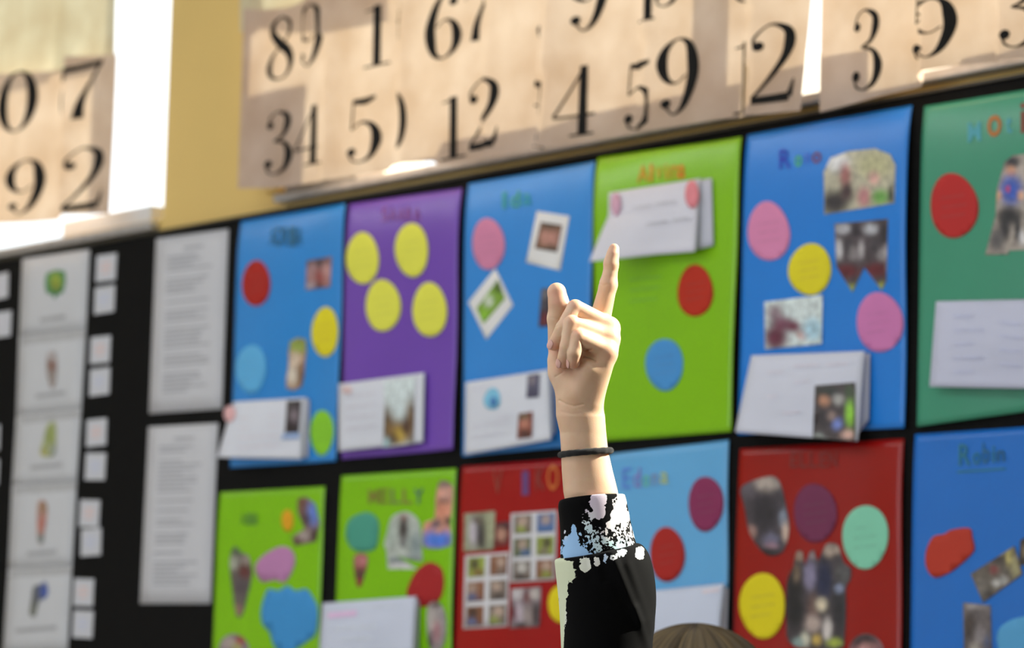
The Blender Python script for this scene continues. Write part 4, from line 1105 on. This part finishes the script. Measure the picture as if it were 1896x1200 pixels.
def hair_mat(name, c0, c1):
    m, nt, b, L = nodes(name)
    tc = nt.nodes.new('ShaderNodeTexCoord')
    at = nt.nodes.new('ShaderNodeAttribute'); at.attribute_name = 'strand'
    n = nt.nodes.new('ShaderNodeTexNoise'); n.inputs['Scale'].default_value = 1.0; n.inputs['Detail'].default_value = 5
    L.new(at.outputs['Vector'], n.inputs[0])
    r = nt.nodes.new('ShaderNodeValToRGB')
    r.color_ramp.elements[0].position = 0.35; r.color_ramp.elements[1].position = 0.68
    r.color_ramp.elements[0].color = c0 + (1,); r.color_ramp.elements[1].color = c1 + (1,)
    L.new(n.outputs[0], r.inputs[0]); L.new(r.outputs[0], b.inputs['Base Color'])
    b.inputs['Roughness'].default_value = 0.45
    bp = nt.nodes.new('ShaderNodeBump'); bp.inputs['Strength'].default_value = 0.25; bp.inputs['Distance'].default_value = 0.002
    L.new(n.outputs[0], bp.inputs['Height']); L.new(bp.outputs[0], b.inputs['Normal'])
    return m

def hair_cap(parent, head, f_, r_, mat, length, seed):
    """combed hair from a parting: rows run over the crown and hang to the collar"""
    rnd = np.random.RandomState(seed)
    nu, nv = 160, 60
    V, at = [], []
    ph = rnd.rand(8) * 6.28
    for j in range(nv + 1):
        t = j / nv                                  # parting -> tips
        for i in range(nu):
            a = 2 * math.pi * i / nu
            back = 0.5 - 0.5 * math.cos(a)          # 0 front, 1 back
            pol = t * (1.15 + 0.95 * back) if t < 0.7 else 0.7 * (1.15 + 0.95 * back)
            d = f_ * math.cos(a) + r_ * math.sin(a)
            g = 0.0016 * math.sin(38 * a + ph[0] + 3 * math.sin(5 * a)) + 0.0012 * math.sin(71 * a + ph[1]) + 0.002 * math.sin(9 * a + ph[2]) * t
            R = 0.094 + g
            p_ = head + Vector((0, 0, 0.012)) + d * (R * math.sin(pol) * 0.98) + Vector((0, 0, R * math.cos(pol) * 1.02)) - f_ * 0.008
            if t > 0.7:
                p_ = p_ - Vector((0, 0, (t - 0.7) / 0.3 * length * back)) - d * (0.010 * (t - 0.7) / 0.3)
            V.append(p_); at += [22 * math.cos(a), 22 * math.sin(a), t * 1.2]
    fs = [(j * nu + i, j * nu + (i + 1) % nu, (j + 1) * nu + (i + 1) % nu, (j + 1) * nu + i) for j in range(nv) for i in range(nu)]
    o = obj('hair', V, fs, mat, parent, True, 0.006)
    o.data.attributes.new('strand', 'FLOAT_VECTOR', 'POINT').data.foreach_set('vector', at)
    return o

def lathe_eye(parent, c, f_, mat_w, mat_d):
    V, fs = [], []
    for j in range(9):
        for i in range(12):
            a = math.pi * j / 8; b_ = 2 * math.pi * i / 12
            V.append(c + Vector((math.sin(a) * math.cos(b_), math.sin(a) * math.sin(b_), math.cos(a))) * 0.0105)
    fs = [(j * 12 + i, (j + 1) * 12 + i, (j + 1) * 12 + (i + 1) % 12, j * 12 + (i + 1) % 12) for j in range(8) for i in range(12)]
    e = obj('eye', V, fs, mat_w, parent, True)
    r_ = Vector((f_.y, -f_.x, 0)); V = [c + f_ * 0.0112]
    for i in range(14):
        a = 2 * math.pi * i / 14
        V.append(c + f_ * 0.0095 + (r_ * math.cos(a) + Vector((0, 0, math.sin(a)))) * 0.0052)
    obj('iris', V, [(0, 1 + i, 1 + (i + 1) % 14) for i in range(14)], mat_d, e, True)

EYEW = surf_mat('eye_white', (0.8, 0.79, 0.77), 0.2, 0.02, 50); IRIS = surf_mat('eye_iris', (0.10, 0.14, 0.18), 0.2, 0.1, 300)
SHOE = surf_mat('shoe_canvas', (0.10, 0.10, 0.12), 0.7, 0.1, 60); SOLE = surf_mat('shoe_rubber', (0.7, 0.7, 0.68), 0.6, 0.05, 60)
DENIM = surf_mat('blue_denim', (0.05, 0.08, 0.16), 0.85, 0.2, 150, 0.3, 800)
def shoes(parent, hipc, f_, r_):
    for sg in (-1, 1):
        c = Vector((hipc.x, hipc.y, 0)) + r_ * (0.055 * sg)
        for nm, mt, zs, k in (('shoe', SHOE, (0.018, 0.075), 1.0), ('sole', SOLE, (0.0, 0.018), 1.06)):
            V = []
            N = 20; rows = 6 if nm == 'shoe' else 2
            for j in range(rows):
                t = j / (rows - 1); z = zs[0] + (zs[1] - zs[0]) * t
                for i in range(N):
                    a = 2 * math.pi * i / N
                    L_ = 0.10 if math.cos(a) > 0 else 0.055
                    sh = 1 - (0.55 * t * t if math.cos(a) > 0 else 0.1 * t) if nm == 'shoe' else 1
                    V.append(c + f_ * (math.cos(a) * L_ * k * sh + 0.012) + r_ * (math.sin(a) * 0.038 * k * (1 - 0.25 * t if nm == 'shoe' else 1)) + Vector((0, 0, z)))
            fs = [(j * N + i, j * N + (i + 1) % N, (j + 1) * N + (i + 1) % N, (j + 1) * N + i) for j in range(rows - 1) for i in range(N)]
            fs += [tuple(reversed(range(N))), tuple((rows - 1) * N + i for i in range(N))]
            o = obj(nm, V, fs, mt, parent if nm == 'shoe' else sh_o, nm == 'shoe')
            if nm == 'shoe': sh_o = o

# the child with the raised hand
elbow = H3(1122, 1268, 6)
wristin = H3(1102, 975, 4)
f1 = (FW.x, FW.y)
shoulder = elbow + Vector((0, 0, -0.185)) + RT * 0.035
headc = Vector((shoulder.x, shoulder.y, 0)) + Vector((RT.x, RT.y, 0)).normalized() * 0.125 + Vector((0, 0, 0.998))
skin, sw, tr, f_, r_ = child_body(f1, headc, shoulder.z + 0.0, None, (shoulder, elbow, wristin))
hipc = Vector((headc.x, headc.y, 0)) - f_ * 0.015
child = empty('person', (hipc.x, hipc.y, 0))
tag(child, 'child in a black paint-splashed sweater raising one hand with the index finger up', 'person')
V1 = H3a(HV)
V2, Q2 = body_volume(skin, 0.0058)
Q1 = HQ if True else HQ
# outward winding of the hand (pixel axes are left-handed)
VV = np.concatenate([V1, V2]); QQ = np.concatenate([HQ, Q2 + len(V1)])
def np_obj(name, V, Q, mat, parent, smooth=True):
    off = np.array(LOC[parent.name])
    me = bpy.data.meshes.new(name)
    V = V - off
    me.vertices.add(len(V)); me.vertices.foreach_set('co', V.astype(np.float32).ravel())
    me.loops.add(len(Q) * 4); me.loops.foreach_set('vertex_index', Q.astype(np.int32).ravel())
    me.polygons.add(len(Q)); me.polygons.foreach_set('loop_start', np.arange(0, len(Q) * 4, 4, dtype=np.int32))
    me.polygons.foreach_set('loop_total', np.full(len(Q), 4, np.int32))
    me.polygons.foreach_set('use_smooth', np.full(len(Q), smooth))
    me.update(); me.validate()
    me.materials.append(mat)
    o = bpy.data.objects.new(name, me); col.objects.link(o); o.parent = parent
    LOC[o.name] = LOC[parent.name]
    return o
bd = np_obj('body', VV, QQ, SKIN, child)
bd.data.attributes.new('flush', 'FLOAT', 'POINT').data.foreach_set('value', np.concatenate([flush, np.zeros(len(V2))]))

# fingernails
def nail(fin, nrm, hw, ln, back):
    tip = np.array(FING[fin][0]); nxt = np.array(FING[fin][1])
    ax = tip[:3] - nxt[:3]; ax /= np.linalg.norm(ax)
    n_ = np.array(nrm, float); n_ -= ax * n_.dot(ax); n_ /= np.linalg.norm(n_)
    b_ = np.cross(ax, n_)
    V = []; nu, nv = 10, 10
    for j in range(nv + 1):
        v_ = -1 + 2 * j / nv
        for i in range(nu + 1):
            u_ = -1 + 2 * i / nu
            uu = u_ * math.sqrt(max(0, 1 - 0.45 * v_ * v_ * v_ * v_)); vv_ = v_ * math.sqrt(max(0, 1 - 0.5 * u_ * u_ * (1 if v_ < 0 else 0.6)))
            th = uu * hw
            a_ = back + vv_ * ln
            rad = tip[3] + 0.5 - max(0, a_ - 2) ** 2 * 0.035
            V.append(tip[:3] + ax * a_ + (n_ * math.cos(th) + b_ * math.sin(th)) * rad)
    P = H3a(V)
    fs = [(j * (nu + 1) + i, (j + 1) * (nu + 1) + i, (j + 1) * (nu + 1) + i + 1, j * (nu + 1) + i + 1) for j in range(nv) for i in range(nu)]
    obj('fingernail', P, fs, NAIL, bd, True, 0.0004)
nail('middle', (-0.55, -0.35, -0.75), 0.62, 9, 0.5)
nail('ring', (-0.72, -0.05, -0.7), 0.58, 9, 0.5)
nail('little', (-0.92, -0.05, -0.4), 0.58, 8.5, 0.5)
nail('thumb', (-0.5, 0.0, 0.85), 0.7, 11, -5)
nail('index', (0.35, 0.1, 0.95), 0.7, 7, -5)

# --- sweater
def splash_mat():
    m, nt, b, L = nodes('paint_splashed_jersey')
    tc = nt.nodes.new('ShaderNodeTexCoord')
    def attr(nm, out):
        a = nt.nodes.new('ShaderNodeAttribute'); a.attribute_name = nm
        return a.outputs[out]
    n1 = nt.nodes.new('ShaderNodeTexNoise'); n1.inputs['Scale'].default_value = 480; n1.inputs['Detail'].default_value = 3
    n2 = nt.nodes.new('ShaderNodeTexNoise'); n2.inputs['Scale'].default_value = 210; n2.inputs['Detail'].default_value = 4; n2.inputs['Distortion'].default_value = 0.6
    for n in (n1, n2): L.new(tc.outputs['Object'], n.inputs[0])
    def math_(op, a, b_):
        q = nt.nodes.new('ShaderNodeMath'); q.operation = op
        for i, x in enumerate((a, b_)):
            if isinstance(x, (int, float)): q.inputs[i].default_value = x
            else: L.new(x, q.inputs[i])
        return q.outputs[0]
    a1 = math_('MULTIPLY', math_('SUBTRACT', n1.outputs[0], 0.5), attr('speckle', 'Fac'))
    a2 = math_('MULTIPLY', math_('SUBTRACT', n2.outputs[0], 0.5), 1.5)
    v_ = math_('ADD', math_('ADD', attr('paint', 'Fac'), a1), a2)
    r = nt.nodes.new('ShaderNodeValToRGB')
    r.color_ramp.elements[0].position = 0.495; r.color_ramp.elements[1].position = 0.515
    L.new(v_, r.inputs[0])
    mx = nt.nodes.new('ShaderNodeMix'); mx.data_type = 'RGBA'
    L.new(r.outputs[0], mx.inputs[0]); mx.inputs[6].default_value = (0.002, 0.002, 0.0023, 1); L.new(attr('tint', 'Color'), mx.inputs[7])
    L.new(mx.outputs[2], b.inputs['Base Color'])
    b.inputs['Roughness'].default_value = 0.8; b.inputs['Specular IOR Level'].default_value = 0.07
    b.inputs['Sheen Weight'].default_value = 0.02; b.inputs['Sheen Roughness'].default_value = 0.5
    w = nt.nodes.new('ShaderNodeTexNoise'); w.inputs['Scale'].default_value = 1600
    L.new(tc.outputs['Object'], w.inputs[0])
    bp = nt.nodes.new('ShaderNodeBump'); bp.inputs['Strength'].default_value = 0.2; bp.inputs['Distance'].default_value = 0.0005
    L.new(w.outputs[0], bp.inputs['Height']); L.new(bp.outputs[0], b.inputs['Normal'])
    return m
JERSEY = splash_mat()
LILAC, WHT, BLU, PGR = (188, 178, 198), (205, 200, 206), (132, 168, 228), (180, 188, 166)
CUFFP = [  # x, y, rx, ry, amount, tint
 (1106, 924, 17, 22, 1.0, LILAC), (1108, 944, 12, 14, 1.0, LILAC), (1146, 926, 14, 18, 1.0, WHT), (1142, 950, 18, 20, 1.0, WHT), (1156, 960, 9, 18, 0.9, WHT), (1130, 968, 10, 10, 0.8, WHT), (1132, 974, 5, 10, 0.8, WHT),
 (1094, 950, 8, 9, 0.75, (196, 204, 224)), (1082, 963, 8, 6, 0.6, (190, 200, 225)), (1089, 976, 9, 11, 0.75, (176, 198, 230)), (1086, 942, 5, 6, 0.6, LILAC), (1077, 951, 4, 5, 0.55, LILAC),
 (1062, 985, 6, 17, 0.9, BLU), (1058, 1003, 16, 16, 1.0, BLU), (1064, 1020, 26, 14, 1.0, BLU), (1084, 1024, 16, 8, 0.8, BLU), (1046, 1022, 8, 16, 0.7, BLU), (1046, 984, 3, 8, 0.5, WHT),
 (1105, 1008, 9, 8, 0.6, (180, 200, 232)), (1146, 1010, 12, 9, 0.8, (170, 200, 235)), (1157, 1018, 9, 7, 0.9, (165, 195, 235)), (1168, 985, 4, 14, 0.6, WHT), (1180, 1018, 11, 12, 1.0, (200, 214, 236)),
 (1112, 1016, 8, 6, 0.5, (180, 200, 232)),
 (1129, 932, 5, 10, -0.9, WHT), (1124, 948, 4, 9, -0.7, WHT), (1134, 918, 7, 8, -0.55, WHT)]
SPECK = [(1106, 996, 34, 26, 2.9), (1156, 990, 26, 26, 2.9), (1088, 964, 14, 22, 1.6), (1130, 1024, 18, 9, 2.3), (1136, 928, 9, 18, 1.7), (1070, 984, 14, 14, 1.7), (1048, 945, 8, 10, 1.0), (1042, 1000, 6, 26, 1.3)]
SLEEVEP = [(1044, 1056, 20, 22, 1.0, PGR), (1040, 1090, 11, 26, 1.0, PGR), (1040, 1130, 8, 34, 1.0, PGR), (1040, 1170, 5, 34, 0.9, PGR), (1034, 1050, 10, 60, 0.9, PGR),
 (1082, 1040, 10, 14, 0.95, (192, 196, 190)), (1103, 1034, 7, 9, 0.8, (196, 198, 198)), (1118, 1030, 4, 10, 0.7, BLU), (1130, 1026, 14, 6, 0.42, (200, 208, 222)), (1150, 1018, 9, 6, 0.8, (170, 200, 235)),
 (1183, 1021, 9, 11, 1.0, (200, 214, 236)), (1146, 1020, 12, 7, 0.6, (200, 208, 222)), (1048, 1150, 2.5, 20, 0.35, (210, 212, 215))]
def tube(name, parent, rings, ratio, nu, nv, paints, speck, mat, folds=(), inner=None, close=False):
    """sleeve through rings (y left, x left, y right, x right, front lift); colour fields from painted shapes"""
    R = np.array(rings, float); t0 = np.linspace(0, 1, len(R))
    def cr(tt):  # smooth interpolation of rings
        k = min(len(R) - 2, int(tt * (len(R) - 1))); u = tt * (len(R) - 1) - k
        p0, p1, p2, p3 = R[max(0, k - 1)], R[k], R[k + 1], R[min(len(R) - 1, k + 2)]
        return 0.5 * (2 * p1 + (p2 - p0) * u + (2 * p0 - 5 * p1 + 4 * p2 - p3) * u * u + (3 * p1 - p0 - 3 * p2 + p3) * u ** 3)
    V = np.zeros(((nv + 1) * nu, 3)); k = 0
    for j in range(nv + 1):
        yl, xl, yr, xr, lift = cr(j / nv)
        for i in range(nu):
            a = 2 * math.pi * i / nu
            c_, h_ = (xl + xr) / 2, (xr - xl) / 2
            x = c_ + h_ * math.cos(a); q = -h_ * ratio * math.sin(a) + 2
            y = (yl + yr) / 2 + (yr - yl) / 2 * math.cos(a) - lift * math.sin(a)
            d = 0
            for (ax, ay, bx, by, w, amp) in folds:
                dx, dy = bx - ax, by - ay
                t = min(1.15, max(-0.15, ((x - ax) * dx + (y - ay) * dy) / (dx * dx + dy * dy)))
                dd = math.hypot(x - ax - t * dx, y - ay - t * dy)
                if math.sin(a) > -0.2: d += amp * math.exp(-(dd / w) ** 2)
            V[k] = (x + d * math.cos(a) * 0.3, y, q - d * max(0.3, math.sin(a))); k += 1
    paint = np.zeros(len(V)); wsum = np.full(len(V), 1e-6); tint = np.tile(np.array(A(WHT)), (len(V), 1)) * 1e-6
    frontish = np.where(V[:, 2] < 6, 1.0, 0.6)
    for (px, py, rx, ry, am, tc_) in paints:
        d = ((V[:, 0] - px) / rx) ** 2 + ((V[:, 1] - py) / ry) ** 2
        w = np.exp(-0.7 * d * d) if am > 0.5 else np.exp(-0.8 * d)
        paint = np.clip(paint * (1 - 0) + am * w, -0.2, 1.15) if am < 0 else np.maximum(paint, am * w)
        if am > 0:
            wt = np.exp(-0.6 * d) + 1e-5
            tint += wt[:, None] * np.array(A(tc_))[None]; wsum += wt
    sp = np.full(len(V), 0.25)
    for (px, py, rx, ry, am) in speck:
        sp = np.maximum(sp, am * np.exp(-(((V[:, 0] - px) / rx) ** 2 + ((V[:, 1] - py) / ry) ** 2)))
    k_ = np.clip((sp - 0.7) / 0.9, 0, 1)
    pv = np.maximum(paint * frontish, 0.47 * k_ * k_ * (3 - 2 * k_))
    fs = [(j * nu + i, j * nu + (i + 1) % nu, (j + 1) * nu + (i + 1) % nu, (j + 1) * nu + i) for j in range(nv) for i in range(nu)]
    o = obj(name, H3a(V), fs, mat, parent, True)
    me = o.data
    me.attributes.new('paint', 'FLOAT', 'POINT').data.foreach_set('value', pv)
    me.attributes.new('speckle', 'FLOAT', 'POINT').data.foreach_set('value', sp)
    c4 = np.ones((len(V), 4)); c4[:, :3] = tint / wsum[:, None]
    me.color_attributes.new('tint', 'FLOAT_COLOR', 'POINT').data.foreach_set('color', c4.ravel())
    return o
V3, Q3 = body_volume(sw, 0.0055)
sweater = np_obj('sweater', V3, Q3, JERSEY, child)
for nm in ('paint', 'speckle'): sweater.data.attributes.new(nm, 'FLOAT', 'POINT').data.foreach_set('value', np.zeros(len(V3)))
tube('sleeve', sweater, [(1033, 1046, 1008, 1170, 2), (1034, 1036, 1006, 1181, 2), (1038, 1027.5, 1012, 1192, 3), (1052, 1028, 1030, 1203, 3), (1080, 1031, 1062, 1211, 3), (1115, 1034.5, 1105, 1215, 2), (1155, 1037, 1150, 1212.5, 0), (1200, 1039, 1200, 1207, 0), (1250, 1042, 1250, 1200, 0), (1290, 1050, 1290, 1190, 0)],
     0.90, 260, 150, SLEEVEP, [(1130, 1026, 18, 7, 1.9), (1050, 1150, 5, 40, 0.9)], JERSEY,
     [(1136, 1034, 1176, 1130, 9, 6.0), (1176, 1130, 1202, 1200, 8, 5.0), (1166, 1055, 1200, 1150, 9, 4.0), (1085, 1038, 1090, 1060, 8, -2), (1110, 1030, 1120, 1060, 8, -2)])
tube('cuff', sweater, [(945, 1046, 935, 1148, 7), (932, 1042, 921, 1152, 8), (927, 1038.5, 917, 1155.5, 9), (930, 1035, 918.5, 1158, 9), (940, 1033.5, 930, 1160.5, 9), (960, 1035.5, 950, 1164.5, 8), (985, 1037, 972, 1169, 6), (1010, 1037.5, 992, 1174, 4), (1034, 1038, 1010, 1178, 2), (1044, 1044, 1020, 1172, 2)],
     0.95, 260, 130, CUFFP, SPECK, JERSEY)
V4, Q4 = body_volume(tr, 0.0065)
np_obj('trousers', V4, Q4, DENIM, child)
HAIR1 = hair_mat('dark_blond_hair', (0.06, 0.04, 0.018), (0.19, 0.135, 0.066))
hair_cap(child, headc, f_, r_, HAIR1, 0.10, 4)
for sg in (-1, 1): lathe_eye(child, headc + f_ * 0.068 + r_ * (0.028 * sg), f_, EYEW, IRIS)
shoes(child, hipc, f_, r_)

# hair tie worn on the wrist
TIE = surf_mat('black_hair_elastic', (0.010, 0.010, 0.011), 0.95, 0.3, 900, 0.6, 2500, sheen=0.12)
V, nu, nv = [], 120, 14
for i in range(nu):
    a = 2 * math.pi * i / nu
    cx, cy, cq = 1084.5 + 46.5 * math.cos(a), 838.5 - 4.0 * math.cos(a) - 3.5 * math.sin(a), 2 - 40 * math.sin(a)
    rr = 5.6 + 0.3 * math.sin(17 * a)
    for k in range(nv):
        b_ = 2 * math.pi * k / nv
        V.append((cx + rr * math.cos(b_) * math.cos(a), cy + rr * math.sin(b_) * 1.05, cq - rr * math.cos(b_) * math.sin(a)))
fs = [(i * nv + k, ((i + 1) % nu) * nv + k, ((i + 1) % nu) * nv + (k + 1) % nv, i * nv + (k + 1) % nv) for i in range(nu) for k in range(nv)]
tie = obj('hair_tie', H3a(V), fs, TIE, child, True)
tie['label'] = 'thin fuzzy black hair tie around the wrist'
rnd = np.random.RandomState(5); FV, FF = [], []
for _ in range(900):
    a, b_ = rnd.rand(2) * 6.283
    d = np.array([math.cos(b_) * math.cos(a), math.sin(b_), -math.cos(b_) * math.sin(a)])
    c = np.array([1084.5 + 46.5 * math.cos(a), 838.5 - 4.0 * math.cos(a) - 3.5 * math.sin(a), 2 - 40 * math.sin(a)])
    p0 = c + d * 5.3; d2 = d + rnd.randn(3) * 0.7; d2 /= np.linalg.norm(d2); p1 = p0 + d2 * (2.0 + 2.5 * rnd.rand())
    s_ = np.cross(d2, rnd.randn(3)); s_ = s_ / np.linalg.norm(s_) * 0.16
    n = len(FV); FV += [p0 - s_, p0 + s_, p1]; FF.append((n, n + 1, n + 2))
fz = obj('fuzz', H3a(FV), FF, TIE, tie); fz['kind'] = 'stuff'

# the second child: only the top of the head reaches into the picture
D2 = 3.05
top2 = CAM + FW * D2 + RT * ((1287 - 948) * D2 / F) + UP * ((600 - 1160) * D2 / F)
head2 = Vector((top2.x, top2.y, top2.z - 0.107))
skin, sw, tr, f_, r_ = child_body((FW.x - 0.2, FW.y), head2, head2.z - 0.145, None)
hip2 = Vector((head2.x, head2.y, 0)) - f_ * 0.015
kid = empty('person', (hip2.x, hip2.y, 0))
tag(kid, 'child with dark blond hair, only the crown showing right of the sleeve', 'person')
Va, Qa = body_volume(skin, 0.006)
b2 = np_obj('body', Va, Qa, SKIN, kid)
Va, Qa = body_volume(sw, 0.007)
np_obj('sweater', Va, Qa, surf_mat('grey_knit', (0.25, 0.26, 0.28), 0.9, 0.1, 80, 0.3, 600), kid)
Va, Qa = body_volume(tr, 0.007)
np_obj('trousers', Va, Qa, DENIM, kid)
hair_cap(kid, head2, f_, r_, HAIR1, 0.08, 9)
for sg in (-1, 1): lathe_eye(kid, head2 + f_ * 0.068 + r_ * (0.028 * sg), f_, EYEW, IRIS)
shoes(kid, hip2, f_, r_)
